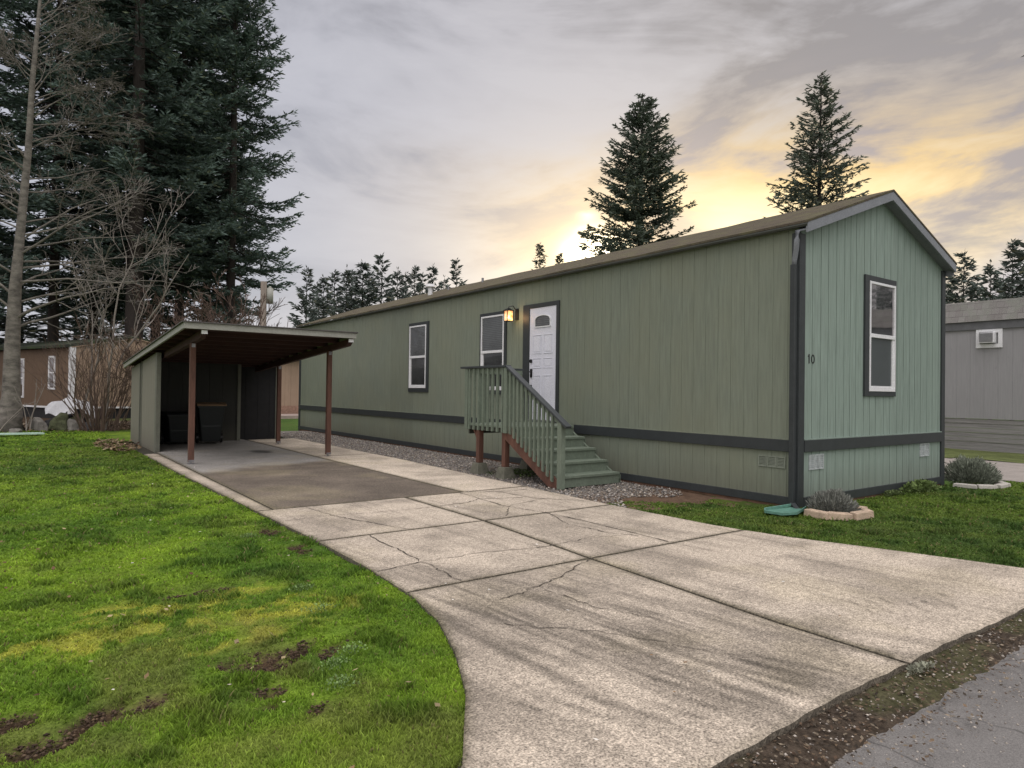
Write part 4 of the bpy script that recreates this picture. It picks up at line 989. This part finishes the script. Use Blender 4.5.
for (v0, v1, z0, z1) in ((1.35, 1.95, 1.15, 2.62), (4.3, 5.35, .75, 2.55), (9, 10, .9, 2.5)):
    t = MB(); t.box(-.04, .0, v0, v0+.09, z0, z1); t.box(-.04, .0, v1-.09, v1, z0, z1); t.box(-.04, 0, v0+.09, v1-.09, z0, z0+.08); t.box(-.04, 0, v0+.09, v1-.09, z1-.08, z1); t.box(-.04, 0, v0+.09, v1-.09, (z0+z1)/2-.03, (z0+z1)/2+.03)
    wn_ = t.build('window', M['white'], nh, local=True)
    t = MB(); t.box(-.012, -.004, v0+.09, v1-.09, z0+.08, z1-.08); t.build('pane', M['glass'], wn_, local=True)

rh = thing('mobile_home', 'grey mobile home at the right edge with a white air conditioner', 'house', (12.4, 0, 0))
m_ = grooved(-7, 16, .31, .80, lambda y: 3.29, lambda u, d, z: (12.4+d, u, z), .008, .005); m_.build('wall', M['greyside'], rh)
t = MB(); t.box(12.45, 16.8, -7, -6.98, .8, 3.3); t.prism([(12.45, 3.3), (16.8, 3.3), (14.6, 3.95)], 1, -7, -6.98); t.build('wall', M['greyside'], rh)
t = MB(); t.box(12.35, 12.40, -7.1, 16, 3.10, 3.30); t.build('fascia', simple('dark_grey_fascia', (.12, .125, .13), .6), rh)
t = MB(); t.prism([(12.30, 3.31), (12.55, 3.86), (14.7, 4.02), (16.9, 3.32)], 1, -7.1, 16); t.build('roof', M['roofgrey'], rh)
t = MB(); z = -.03
for i in range(7): t.box(12.42+.012*(i % 2), 12.46, -7, 16, z, z+.112); z += .118
t.build('skirting', M['skirt'], rh)
# window unit: white surround, dark grille, casing
t = MB(); y0, y1, z0, z1 = 1.80, 2.40, 2.60, 3.04
y0, y1, z0, z1 = 1.80, 2.38, 2.62, 3.10
t.box(12.36, 12.4, y0, y1, z0, z0+.10); t.box(12.36, 12.4, y0, y1, z1-.10, z1); t.box(12.36, 12.4, y0, y0+.09, z0+.10, z1-.10); t.box(12.36, 12.4, y1-.09, y1, z0+.10, z1-.10)
ac = t.build('air_conditioner', M['white'], rh, bevel=.004)
t = MB(); t.box(12.22, 12.38, y0+.13, y1-.095, z0+.12, z1-.11); t.build('casing', M['white'], ac, bevel=.006)
t = MB(); 
for k_ in range(9): t.box(12.205, 12.218, y0+.16, y1-.12, z0+.15+k_*.029, z0+.15+k_*.029+.015)
t.build('grille', M['galv'], ac)

th = thing('mobile_home', 'tan mobile home seen through the gap between carport and green house', 'house', (2.4, 30.2, 0))
m_ = grooved(2.4, 14, .3, .45, lambda x: 2.85, lambda u, d, z: (u, 30.2+d, z), .014, .01); m_.build('wall', M['tanlight'], th)
t = MB(); t.box(2.45, 14, 30.22, 34, 0, 2.84); t.build('wall', M['tanlight'], th)
t = MB(); t.box(2.2, 14.2, 29.95, 30.1, 2.80, 2.93); t.build('gutter', M['white'], th)
t = MB(); t.prism([(29.95, 2.93), (32.2, 3.3), (34.4, 2.93)], 0, 2.2, 14.2); t.build('roof', M['roofgrey'], th)
t = MB(); t.box(2.42, 14, 30.19, 30.22, .02, .45); t.build('skirting', M['brick'], th)
pp = MB().box(1, 16, 27.8, 30.1, -.12, .03); tag(pp.build('concrete_pad', simple('pinkish_pad', (.36, .29, .26), .9)), kind='structure')
# ------------------------------------------------------------------ conifers
def conifer(name, H, Rb, z0, seed, label, cat='tree', group=None, loc=(0, 0, 0), dens=1.0, tip=.30, col=(.030, .052, .032), droop=.18, power=.8, trunk_r=None, whorl=.42, gap=.12, bushy=1.0, lean=0):
    """tapered trunk plus whorls of limbs; every limb carries side shoots of small needle sprays"""
    r_ = np.random.default_rng(seed)
    root = thing(name, label, cat, loc, 0, group)
    tr = trunk_r or H*.010
    t = MB(); npt = 9
    pts = [(lean*(k/npt)**2*H*.05, .02*math.sin(k*1.3)*H*.1, H*k/npt-.1*(k == 0)) for k in range(npt+1)]
    t.tube(pts, [tr*(1-.93*(k/npt))*(1.25 if k == 0 else 1) for k in range(npt+1)], 8); 
    limb = MB()
    P0, D0_, S0, LN, SH = [], [], [], [], []
    z = z0
    while z < H*.985:
        f = (z-z0)/(H-z0); prof = (1-f)**power*(.35+.65*min(1, f/.14)) if f < .14 else (1-f)**power
        nb = 5 if f < .8 else 4
        for b in range(nb):
            if r_.random() < gap: continue
            az = r_.random()*2*np.pi; Ln = max(.25, Rb*prof*(.62+.55*r_.random())); zz = z+whorl*1.3*(r_.random()-.5)
            el = (-.15+.75*f+.25*(r_.random()-.5))     # low limbs droop, top ones rise
            k = max(3, int(Ln/.45)); s = np.linspace(0, 1, k+1)
            rad = s*Ln; dz = np.sin(el)*rad - droop*Ln*np.sin(s*np.pi*.75) + .10*Ln*s**3
            bend = (r_.random()-.5)*.3
            ax = az+bend*s
            lp = np.stack([np.cos(ax)*rad, np.sin(ax)*rad, zz+dz], 1)
            if Ln > .8: limb.tube(lp[:max(2, int(k*.8))+1], [max(.006, .028*Ln/3*(1-q)+.006) for q in s[:max(2, int(k*.8))+1]], 3, cap=False)
            # side shoots
            ns = max(4, int(Ln/.16*dens*1.15))
            q = .12+.88*np.sort(r_.random(ns))**.8
            px = np.stack([np.interp(q, s, lp[:, i]) for i in range(3)], 1)
            sd = np.where(r_.random(ns) < .5, -1, 1)
            sl = (.22+.42*(1-q)*min(1, Ln/2.5))*Ln**.5*.62*(.6+.8*r_.random(ns))*bushy
            dir_az = az+sd*(.55+.5*r_.random(ns))
            for j in range(ns):
                m_ = max(2, int(sl[j]/(tip*.42)*dens)); u = (np.arange(m_)+r_.random(m_)*.8)/m_
                d = np.array([math.cos(dir_az[j]), math.sin(dir_az[j]), -.28+.25*r_.random()])
                pos = px[j]+d*(u*sl[j])[:, None]; pos[:, 2] += -.12*sl[j]*u**2+(r_.random(m_)-.5)*tip*.55
                a2 = dir_az[j]+(r_.random(m_)-.5)*1.7
                dd = np.stack([np.cos(a2), np.sin(a2), -.45+1.05*r_.random(m_)], 1)
                P0.append(pos); D0_.append(dd); LN.append(tip*(.55+.7*r_.random(m_)))
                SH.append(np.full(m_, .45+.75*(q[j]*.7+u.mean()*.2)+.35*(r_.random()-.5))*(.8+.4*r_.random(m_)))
            m_ = max(3, int(Ln/(tip*.38)*dens)); u = .25+.75*(np.arange(m_)+r_.random(m_))/m_
            pos = np.stack([np.interp(np.minimum(u, 1), s, lp[:, i]) for i in range(3)], 1)
            a2 = az+(r_.random(m_)-.5)*1.3; P0.append(pos); D0_.append(np.stack([np.cos(a2), np.sin(a2), .15+.55*r_.random(m_)], 1))
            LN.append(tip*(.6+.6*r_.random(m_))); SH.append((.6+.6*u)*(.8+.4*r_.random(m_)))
        m_ = 3; P0.append(np.stack([r_.normal(0, .04, m_), r_.normal(0, .04, m_), z+r_.random(m_)*whorl], 1)); a2 = r_.random(m_)*6.28
        D0_.append(np.stack([np.cos(a2)*.6, np.sin(a2)*.6, np.full(m_, .9)], 1)); LN.append(np.full(m_, tip*.8)); SH.append(np.full(m_, .7))
        z += whorl*(.7+.6*r_.random())*(1-.45*f)
    P0 = np.concatenate(P0); D0_ = np.concatenate(D0_); LN = np.concatenate(LN); SH = np.concatenate(SH)
    D0_ /= np.linalg.norm(D0_, axis=1)[:, None]
    s = np.cross(D0_, r_.random((len(P0), 3))-.5); s /= np.linalg.norm(s, axis=1)[:, None]
    ln = LN[:, None]
    V = np.stack([P0-D0_*ln*.1, P0+D0_*ln*.45+s*ln*.19, P0+D0_*ln*1.1, P0+D0_*ln*.38-s*ln*.16], 1).reshape(-1, 3)
    n = len(P0); F = np.arange(n)[:, None]*4+np.arange(4)
    c_ = np.array(col)[None, :]*SH[:, None]  # sprays darken toward the trunk: inner crown shade put into the colour
    yel = (r_.random(n) < .07); c_[yel] *= np.array([1.3, 1.1, .8])
    t.build('trunk', M['bark'], root, smooth=True, local=True, fixn=False)
    if limb.v: limb.build('limb', M['bark'], root, local=True, fixn=False)['kind'] = 'stuff'
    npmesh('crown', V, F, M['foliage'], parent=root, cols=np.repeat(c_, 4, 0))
    return root
def at(u, dist):
    """ground point seen at image column u and this distance"""
    d = fw+rt2*((u-512)/F_PX); a = math.atan2(d.x, d.y); return (CAM[0]+dist*math.sin(a), CAM[1]+dist*math.cos(a), -.1)
haze_tint = lambda c, k, f=(.23, .235, .225): tuple(c[i]*(1-k)+f[i]*k for i in range(3))  # haze and sun glare mixed into the foliage colour
# the two big firs behind the house, lit from behind
conifer('fir_tree', 21.5, 5.4, 4.5, 101, 'large full fir rising behind the middle of the green house roof', loc=at(639, 45.5), dens=1.5, tip=.27, col=haze_tint((.075, .105, .082), .16, (.25,.25,.2)), power=.72, trunk_r=.34, whorl=.26, gap=.10, bushy=.85, droop=.02)
conifer('fir_tree', 21.2, 5.0, 5, 202, 'tall pointed fir rising behind the gable of the green house', loc=at(818, 45), dens=1.35, tip=.26, col=haze_tint((.080, .108, .088), .26, (.25,.25,.2)), power=.80, trunk_r=.30, whorl=.30, gap=.12, droop=-.02, bushy=.8)
conifer('fir_tree', 17.3, 2.4, 3, 303, 'small distant fir above the roof, left of the bright sun spot', loc=at(538, 71), dens=1, tip=.36, col=haze_tint((.035, .055, .04), .25), whorl=.5)
conifer('fir_tree', 16.3, 2.0, 3, 304, 'slight distant fir touching the bright sun spot above the roof', loc=at(558, 73), dens=1, tip=.36, col=haze_tint((.035, .055, .04), .35), whorl=.5)
# row of distant firs left of the house roof: five kinds, copied
rowp = [(305, 268, 66, 2.6), (322, 277, 70, 2.6), (333, 272, 76, 3), (345, 266, 74, 3.0), (361, 262, 75, 3.6), (380, 255, 74, 3.4), (396, 268, 78, 3), (413, 268, 76, 3), (431, 266, 72, 2.6), (455, 260, 70, 2.7), (368, 268, 84, 3.4), (350, 272, 86, 3.4), (404, 274, 86, 3.4), (421, 274, 88, 3.4), (443, 276, 86, 3), (315, 284, 84, 3.2)]
protos = []
LABR = ['leftmost tall dark fir in the distant row, next to the power pole', 'second fir of the distant row, close right of the leftmost', 'broad fir in the distant row right of its first pair', 'fir of the distant row left of the twin tallest tops',
        'full fir of the distant row, left neighbour of its tallest', 'tallest fir in the middle of the distant row', 'fir just right of the tallest one in the distant row', 'thin fir above the white roof vent pipe', 'open fir second from the right end of the distant row', 'rightmost separate fir of the distant row, with its own gap']
for i, (u, v, dist, rb) in enumerate(rowp):
    H = 1.344+(391-v-(512-u)*.0136)*dist/F_PX*math.cos(math.atan((u-512)/F_PX))+.1
    lab = LABR[i] if i < len(LABR) else 'half hidden fir standing behind the distant row'
    if i < 4:
        protos.append((conifer('fir_tree', H, rb, 1.5, 400+i, lab, group='distant firs left of the roof', loc=at(u, dist), dens=.9, tip=.42, col=haze_tint((.080, .112, .096), .26), whorl=.50, power=.75), H, rb))
    else:
        p, ph, pr = protos[(i*7+1) % 4]
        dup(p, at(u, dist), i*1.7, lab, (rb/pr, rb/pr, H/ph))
# right hand firs behind the grey home
for i, (u, v, dist, rb) in enumerate([(963, 252, 46, 2.0), (990, 261, 44, 1.8), (1012, 243, 46, 2.2), (950, 276, 60, 3), (977, 277, 62, 3), (1003, 274, 60, 3), (1036, 240, 50, 2.6), (1060, 232, 50, 3)]):
    H = 1.344+(391+(u-512)*.0136-v)*dist/F_PX*math.cos(math.atan((u-512)/F_PX))+.1
    p, ph, pr = protos[(i*3) % 4]
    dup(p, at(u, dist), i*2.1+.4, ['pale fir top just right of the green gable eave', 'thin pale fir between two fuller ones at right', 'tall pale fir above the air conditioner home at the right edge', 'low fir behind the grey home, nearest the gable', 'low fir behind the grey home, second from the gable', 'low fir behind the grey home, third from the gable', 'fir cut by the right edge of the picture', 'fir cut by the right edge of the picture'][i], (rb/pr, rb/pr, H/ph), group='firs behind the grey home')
# a big nearer fir at the right edge, only two limb tips come into view
conifer('fir_tree', 15, 3.2, 3, 505, 'near fir at the right edge showing only its limb tips', loc=at(1115, 22), dens=.8, tip=.32, col=(.04, .05, .04), whorl=.6, gap=.3)

# the tall stand at the left
big = [(92, 47, 5.4, 36, 5.0, 611, 'deep set dark fir between the birch limbs and the thickest trunk'),
       (205, 47, 5.0, 35, 5.0, 612, 'far dark fir filling the gap left of the rightmost tall fir'),
       (155, 50, 5.2, 35, 5.5, 614, 'far dark fir between the thickest and the straight trunk'),
       (-48, 40, 5.0, 30, 5, 601, 'tall dark fir at the left edge behind the bare birch'),
       (52, 44, 5.6, 34, 6.0, 602, 'tall dark fir behind the birch, above the brown home'),
       (133, 38, 5.2, 35, 7.0, 603, 'tall fir with the thickest dark trunk behind the bare shrub'),
       (178, 42, 4.8, 34, 6.0, 604, 'tall fir with a straight trunk above the shed roof'),
       (229, 40, 3.7, 33, 5.2, 605, 'rightmost tall fir of the left stand, open to the sky')]
for u, dist, rb, H, z0, sd, lab in big:
    conifer('fir_tree', H, rb, z0, sd, lab, loc=at(u, dist), dens=1.35, tip=.235, col=(.100, .142, .122), power=.42, trunk_r=.46 if u == 133 else .30, whorl=.42, gap=.36 if u < 70 else .24, droop=.20, group='tall firs of the left stand', bushy=1.25)
# lower growth behind the brown home and the distant wood
for i, (u, dist, H, rb) in enumerate([(20, 52, 9.5, 4), (75, 55, 9.0, 4), (110, 60, 10, 4), (-20, 50, 12, 4.5), (150, 62, 8, 4)]):
    p, ph, pr = protos[i % 4]
    dup(p, at(u, dist), i*1.1, ['low dark conifer behind the brown home, right of the birch trunk', 'low dark conifer behind the middle of the brown home', 'low conifer behind the brown gable, right of centre', 'low conifer left of the birch trunk', 'low conifer behind the peak of the brown gable'][i], (rb/pr, rb/pr, H/ph), group='low conifers behind the brown home')

# ------------------------------------------------------------------ bare trees
def branch(mb, p, d, ln, r, lvl, rnd, maxl, spread=.6, up=.12, nseg=5, kids=(3, 5), shrink=.62, rmin=.004, side=6, grav=0):
    pts = [Vector(p)]; d = Vector(d).normalized(); rr = [r]
    for k in range(nseg):
        d = (d+Vector((rnd.gauss(0, .13), rnd.gauss(0, .13), rnd.gauss(0, .08)+up-grav*k))).normalized()
        pts.append(pts[-1]+d*(ln/nseg)); rr.append(max(rmin, r*(1-.78*(k+1)/nseg)))
    mb.tube(pts, rr, side if lvl == 0 else (4 if lvl == 1 else 3), cap=lvl == 0)
    if lvl >= maxl: return
    for c in range(rnd.randint(*kids)):
        t = rnd.uniform(.25, .97); k = min(nseg-1, int(t*nseg)); q = pts[k].lerp(pts[k+1], t*nseg-k)
        dd = (pts[k+1]-pts[k]).normalized(); ax = Vector((rnd.gauss(0, 1), rnd.gauss(0, 1), rnd.gauss(0, .6))); ax = (ax-dd*ax.dot(dd)).normalized()
        nd_ = (dd*(1-spread*.4)+ax*spread*rnd.uniform(.7, 1.3)).normalized()
        branch(mb, q, nd_, ln*shrink*rnd.uniform(.6, 1.15)*(1.15-.5*t), max(rmin, rr[k]*.55), lvl+1, rnd, maxl, spread, up, max(3, nseg-1), kids, shrink, rmin, side, grav)
# big birch on the left
bt = thing('birch_tree', 'bare grey birch with a stout speckled trunk at the left edge', 'tree', (-7.75, 20.3, 0))
t = MB()
tp = [(-7.75,20.3,-.05),(-7.72,20.3,.35),(-7.70,20.3,1.0),(-7.70,20.3,2.5),(-7.66,20.25,4.2),(-7.55,20.2,6.2),(-7.42,20.1,8.3),(-7.36,20.0,10.3),(-7.25,20,12.2),(-7.12,20,14.5),(-7.05,20,17)]
tw = [.48,.32,.235,.195,.155,.115,.09,.07,.05,.035,.015]
t.tube(tp, tw, 14); t.build('trunk', M['birch'], bt, smooth=True)
rnd = random.Random(12)
lm = MB()
for i in range(64):
    z = 3.0+11.6*(i/64)**.9; k = max(j for j in range(len(tp)-1) if tp[j][2] <= z); f = (z-tp[k][2])/(tp[k+1][2]-tp[k][2])
    p = Vector(tp[k]).lerp(Vector(tp[k+1]), f); r0 = tw[k]*(1-f)+tw[k+1]*f
    right = rnd.random() < .66
    az = rnd.uniform(-.5, .75) if right else rnd.uniform(2.3, 4.2)     # 0 = +x (to the right)
    el = rnd.uniform(.15, .75) if z < 9 else rnd.uniform(.5, 1.05)
    ln = (4.6-(z-3)*.24)*rnd.uniform(.55, 1.1)*(1 if right else .75)
    d = (math.cos(az)*math.cos(el), math.sin(az)*math.cos(el), math.sin(el))
    branch(lm, p, d, max(1.2, ln), max(.018, r0*.26), 0, rnd, 3, .62, .02, 6, (3, 6), .55, .007, 6, .015)
o = lm.build('limb', M['birch'], bt, fixn=False)
# low suckers beside the trunk
t = MB()
for i in range(9):
    a = rnd.uniform(0, 6.3); p = (-7.75+.5*math.cos(a), 20.0+.3*math.sin(a), -.05)
    branch(t, p, (rnd.uniform(-.5, .5), rnd.uniform(-.3, .3), 1), rnd.uniform(.9, 1.7), .022, 1, rnd, 2, .5, .05, 4, (1, 3), .5, .007)
tag(t.build('bare_suckers', M['palewood']), 'pale bare suckers round the foot of the birch', 'shrub')
# multi-stemmed bare shrub left of the shed
t = MB(); rnd = random.Random(31)
for i in range(56):
    a = rnd.uniform(0, 6.3); q = rnd.uniform(0, .55); p = (-5.55+q*math.cos(a), 19.3+q*math.sin(a)*.7, -.05)
    sp_ = rnd.uniform(.05, .62)
    branch(t, p, (math.cos(a)*sp_, math.sin(a)*sp_, 1), rnd.uniform(1.7, 3.0), rnd.uniform(.012, .024), 1, rnd, 3, .42, .03, 5, (2, 4), .5, .0055)
tag(t.build('bare_shrub', M['twig'], fixn=False), 'dense bare many-stemmed shrub in front of the brown gable', 'shrub')
# slender pale saplings standing in it
for i, (bx_, by_, tx, tz, ln, lab) in enumerate([(-5.35, 19.6, .16, 1, 6.2, 'tall pale sapling forking above the shed roof'), (-5.95, 19.8, .02, 1, 3.9, 'short pale sapling left of the tall one'), (-5.75, 20.1, .07, 1, 3.8, 'thin pale sapling between the short and the tall one')]):
    t = MB(); rnd = random.Random(50+i)
    branch(t, (bx_, by_, -.05), (tx, .02, tz), ln, .045, 0, rnd, 3, .5, .06, 7, (3, 5), .55, .006)
    if i == 0:
        branch(t, (bx_+.25, by_, 1.9), (.62, 0, 1), 4.2, .036, 0, rnd, 2, .5, .02, 7, (3, 5), .5, .006)
    tag(t.build('bare_sapling', M['palewood'], fixn=False), lab, 'tree')
# bare brush behind the carport roof
for i, (u, dist, h, lab) in enumerate([(185, 27, 4.6, 'bare brown brush above the left end of the carport roof'), (212, 29, 4.8, 'bare brush above the carport roof left of the middle'), (236, 27, 4.9, 'bare brush above the middle of the carport roof'), (274, 43, 6.0, 'faint bare brush right of the power pole'), (160, 25, 3.6, 'bare twigs above the low end of the carport roof')]):
    x, y, _ = at(u, dist); t = MB(); rnd = random.Random(70+i)
    for k in range(16 if i != 3 else 6):
        a = rnd.uniform(0, 6.3)
        branch(t, (x+rnd.uniform(-.7, .7), y+rnd.uniform(-.7, .7), -.1), (math.cos(a)*.3, math.sin(a)*.3, 1), h*rnd.uniform(.6, .95), rnd.uniform(.02, .05), 0, rnd, 3, .5, .05, 5, (3, 5), .5, .009, 4)
    tag(t.build('bare_brush', M['twig'], fixn=False), lab, 'shrub', 'bare brush behind the carport')

# power pole with a pale transformer
x, y, _ = at(262, 33)
pw = thing('power_pole', 'wooden power pole with a pale can on top behind the carport', 'pole', (x, y, 0))
t = MB(); t.tube([(x, y, -.1), (x, y, 6.25)], [.17, .135], 12); t.build('pole', M['pole'], pw, smooth=True)
t = MB(); t.tube([(x+.26, y-.1, 5.25), (x+.26, y-.1, 5.95)], .15, 12); t.tube([(x+.26, y-.1, 5.95), (x+.26, y-.1, 6.05)], [.13, .03], 8); t.build('transformer', M['fascia'], pw, smooth=True)

# ------------------------------------------------------------------ rocks, tarp, plastic strip
def rock(x, y, sx, sy, sz, seed, m, label, name='rock', cat='rock', group=None, z=-.05):
    import bmesh
    bm = bmesh.new(); bmesh.ops.create_icosphere(bm, subdivisions=3, radius=1)
    r_ = random.Random(seed); cuts = [(Vector((r_.gauss(0, 1), r_.gauss(0, 1), r_.gauss(0, 1))).normalized(), r_.uniform(.62, .95)) for _ in range(16)]
    cuts = [(n_, d_*.85) for n_, d_ in cuts]
    for v in bm.verts:
        for n_, d_ in cuts:
            k = v.co.dot(n_)
            if k > d_: v.co -= n_*(k-d_)*.9
        v.co += v.co.normalized()*r_.uniform(-.045, .045)
        v.co = Vector((v.co.x*sx, v.co.y*sy, max(-.25, v.co.z)*sz))
    me = bpy.data.meshes.new(name); bm.to_mesh(me); bm.free()
    o = finish(name, me, m); o.location = (x, y, z+.08*sz); o.rotation_euler = (0, 0, r_.uniform(0, 6)); return tag(o, label, cat, group)
rock(-7.0, 20.2, .42, .3, .42, 1, M['rock'], 'pale grey boulder leaning at the foot of the birch', group='boulders at the back of the lawn')
rock(-6.45, 20.1, .5, .35, .52, 2, M['mossrock'], 'mossy green boulder in the middle of the row', group='boulders at the back of the lawn')
rock(-6.15, 19.9, .35, .3, .40, 3, M['rock'], 'grey boulder right of the mossy one', group='boulders at the back of the lawn')
rock(-5.6, 20.0, .5, .35, .30, 4, simple('dark_rock', (.05, .05, .05), .7), 'low dark boulder under the bare shrub', group='boulders at the back of the lawn')
rock(-7.6, 19.5, .2, .2, .18, 5, M['rock'], 'small grey boulder left of the others', group='boulders at the back of the lawn')
rock(-5.95, 21.2, .6, .4, .55, 6, M['mossrock'], 'mossy mound behind the grey boulders', group='boulders at the back of the lawn')
# curved white sheet over the dark heap
t = MB(); n1_, n2_ = 16, 6
for i in range(n1_+1):
    a = i/n1_
    for j in range(n2_+1):
        x_ = -6.85+1.35*a; y_ = 20.75+.5*j/n2_; h = .62+.32*math.sin(a*3.1)**.8-.30*abs(math.sin(a*5.2))*(j < 3)+.05*math.sin(a*17+j)
        t.v.append((x_, y_, h-.18*(1-j/n2_)))
for i in range(n1_):
    for j in range(n2_): q = i*(n2_+1)+j; t.f.append((q, q+n2_+1, q+n2_+2, q+1))
tag(t.build('tarp', M['tarp'], smooth=True), 'crumpled white sheet sagging over the rocks by the brown home', 'tarp')
hp = rock(-6.2, 21.3, .8, .35, .62, 8, M['darkin'], 'dark heap covered by the white sheet', 'debris_heap', 'heap')
t = MB(); t.prism([(-9.1, 17.95), (-7.03, 17.75), (-6.95, 17.55), (-9.1, 17.6)], 2, .02, .06); 
tag(t.build('plastic_strip', simple('pale_green_plastic', (.42, .58, .50), .5)), 'flat pale green plastic strip lying on the left lawn', 'plastic strip')
# splash block under the downspout
sb = thing('splash_block', 'open green plastic splash tray under the downspout', 'splash block', (-.5, -.12, 0))
t = MB()
A = [(-.12, .02), (-.10, -.20), (-.78, -.34), (-.82, .10)]
t.prism([(-.14, .0), (-.12, -.18), (-.52, -.30), (-.68, -.22), (-.70, -.02), (-.60, .05)], 2, .004, .012); t.build('tray', M['splash'], sb)
t = MB(); pts = [(-.12, -.18, .03), (-.52, -.30, .022), (-.68, -.22, .016), (-.70, -.02, .016), (-.60, .05, .022), (-.14, .0, .035)]
for i in range(5): t.bar(pts[i], pts[i+1], .014, .035)
t.build('rim', M['splash'], sb, bevel=.004)

# stone rings with lavender-like shrubs
def ring(cx, cy, rx_, ry_, n, a0, a1, sz, labels, m, grp, seed):
    for i in range(n):
        a = a0+(a1-a0)*(i+.5)/n; x, y = cx+rx_*math.cos(a), cy+ry_*math.sin(a)
        t = MB(); l2, w2, h2 = sz[0]*(1+.12*math.sin(i*5)), sz[1], sz[2]
        t.v += [(-l2, -w2, -.03), (l2, -w2, -.03), (l2*.86, w2, -.03), (-l2*.86, w2, -.03), (-l2*.97, -w2*.92, h2), (l2*.97, -w2*.88, h2*.94), (l2*.8, w2*.9, h2), (-l2*.8, w2*.9, h2*1.04)]
        t.f += [(0,3,2,1),(4,5,6,7),(0,1,5,4),(1,2,6,5),(2,3,7,6),(3,0,4,7)]
        o = t.build('edging_stone', m, bevel=.012); o.location = (x, y, 0); o.rotation_euler = (0, 0, a+math.pi/2)
        tag(o, labels[i], 'stone', grp)
ring(-.02+.05, -.47, .36, .26, 5, R(150), R(385), (.15, .055, .055),
     ['pinkish edging stone nearest the downspout', 'long pinkish edging stone left front of the near ring', 'cream edging stone at the front of the near ring', 'cream edging stone right front of the near ring', 'short edging stone at the right of the near ring'], M['stone'], 'edging stones round the near shrub', 1)
leafclump('lavender_shrub', 7000, .03, -.42, .33, .24, .24, (.27, .28, .25), .042, 'low grey-green lavender shrub inside the ring of pinkish stones', 'shrub', 3, spiky=True)
ring(4.55, -.28, .50, .36, 5, R(170), R(370), (.16, .06, .03),
     ['pale edging stone left of the far shrub by the house corner', 'pale edging stone left front of the far shrub', 'pale edging stone in front of the far shrub', 'pale edging stone right front of the far shrub', 'pale edging stone right of the far shrub'], simple('pale_edging_stone', (.42, .40, .36), .9), 'edging stones round the far shrub', 2)
leafclump('lavender_shrub', 8000, 4.78, -.15, .46, .36, .37, (.26, .29, .23), .06, 'taller grey-green shrub by the far house corner beside the gravel drive', 'shrub', 4, spiky=True)
leafclump('weeds', 900, 3.05, -.13, .55, .12, .13, (.17, .24, .08), .045, 'light green weeds against the base of the gable wall', 'weeds', 8)
leafclump('weeds', 350, 2.2, -.12, .30, .08, .06, (.15, .20, .08), .03, 'tiny weeds against the gable wall, left of the bigger ones', 'weeds', 9)
for i, (x, y, s_) in enumerate([(-6.0, .05, .10), (-6.05, -.42, .12), (-6.15, -1.15, .11), (-6.3, -1.28, .10), (-6.35, -1.5, .10), (-5.85, 1.9, .08)]):
    leafclump('clover_patch', 150, x, y, s_, s_*.7, .034, (.22, .33, .12), .012, ['pale leafy weed near the driveway edge, level with the moss', 'pale leafy weed right of the bare soil patch', 'pale weed below the largest bare patch', 'pale weed left of the small bare spots', 'pale weed close above the bottom bare spot', 'small pale weed up the lawn by the driveway'][i], 'weed', 20+i, group='pale weeds in the left lawn')
leafclump('verge_weeds', 240, -3.93, -2.97, .12, .035, .02, (.34, .35, .27), .018, 'grey-leaved weeds at the end of the driveway joint', 'weeds', 30)
leafclump('weeds', 700, -.9, 4.3, .55, .5, .07, (.10, .15, .05), .03, 'dark weeds under the entry platform', 'weeds', 33)
leafclump('debris', 500, 11.6, 4.6, .8, .5, .3, (.09, .075, .055), .10, 'dark brush pile against the skirting of the grey home', 'brush pile', 34)
# grassy strip in front of the grey home
o = grid('grass_strip', 9.3, 12.45, -3, 14, .2, lambda x, y: -.03+.03*fbm(x*2, y*2, 5), lambda x, y: np.array([.10, .12, .045])*(.5+fbm(x*3, y*3, 6))[:, None], lambda x, y: x > 9.45+.12*np.sin(y*2), M['lawn']); tag(o, kind='structure')
# a few tall firs across the road, mirrored in the gable window
for i, (x, y, s_) in enumerate([(27, -20, .55), (30.5, -22, .7), (33, -20, .5), (37, -24, .75), (41, -22, .6), (45, -24, .8), (34, -27, .8)]):
    p, ph, pr = protos[i % 4]
    dup(p, (x, y+6, -.1), i, 'tall fir across the road, mirrored in the gable window', (s_, s_, s_*(1.15+.1*(i % 3))), group='firs across the road')
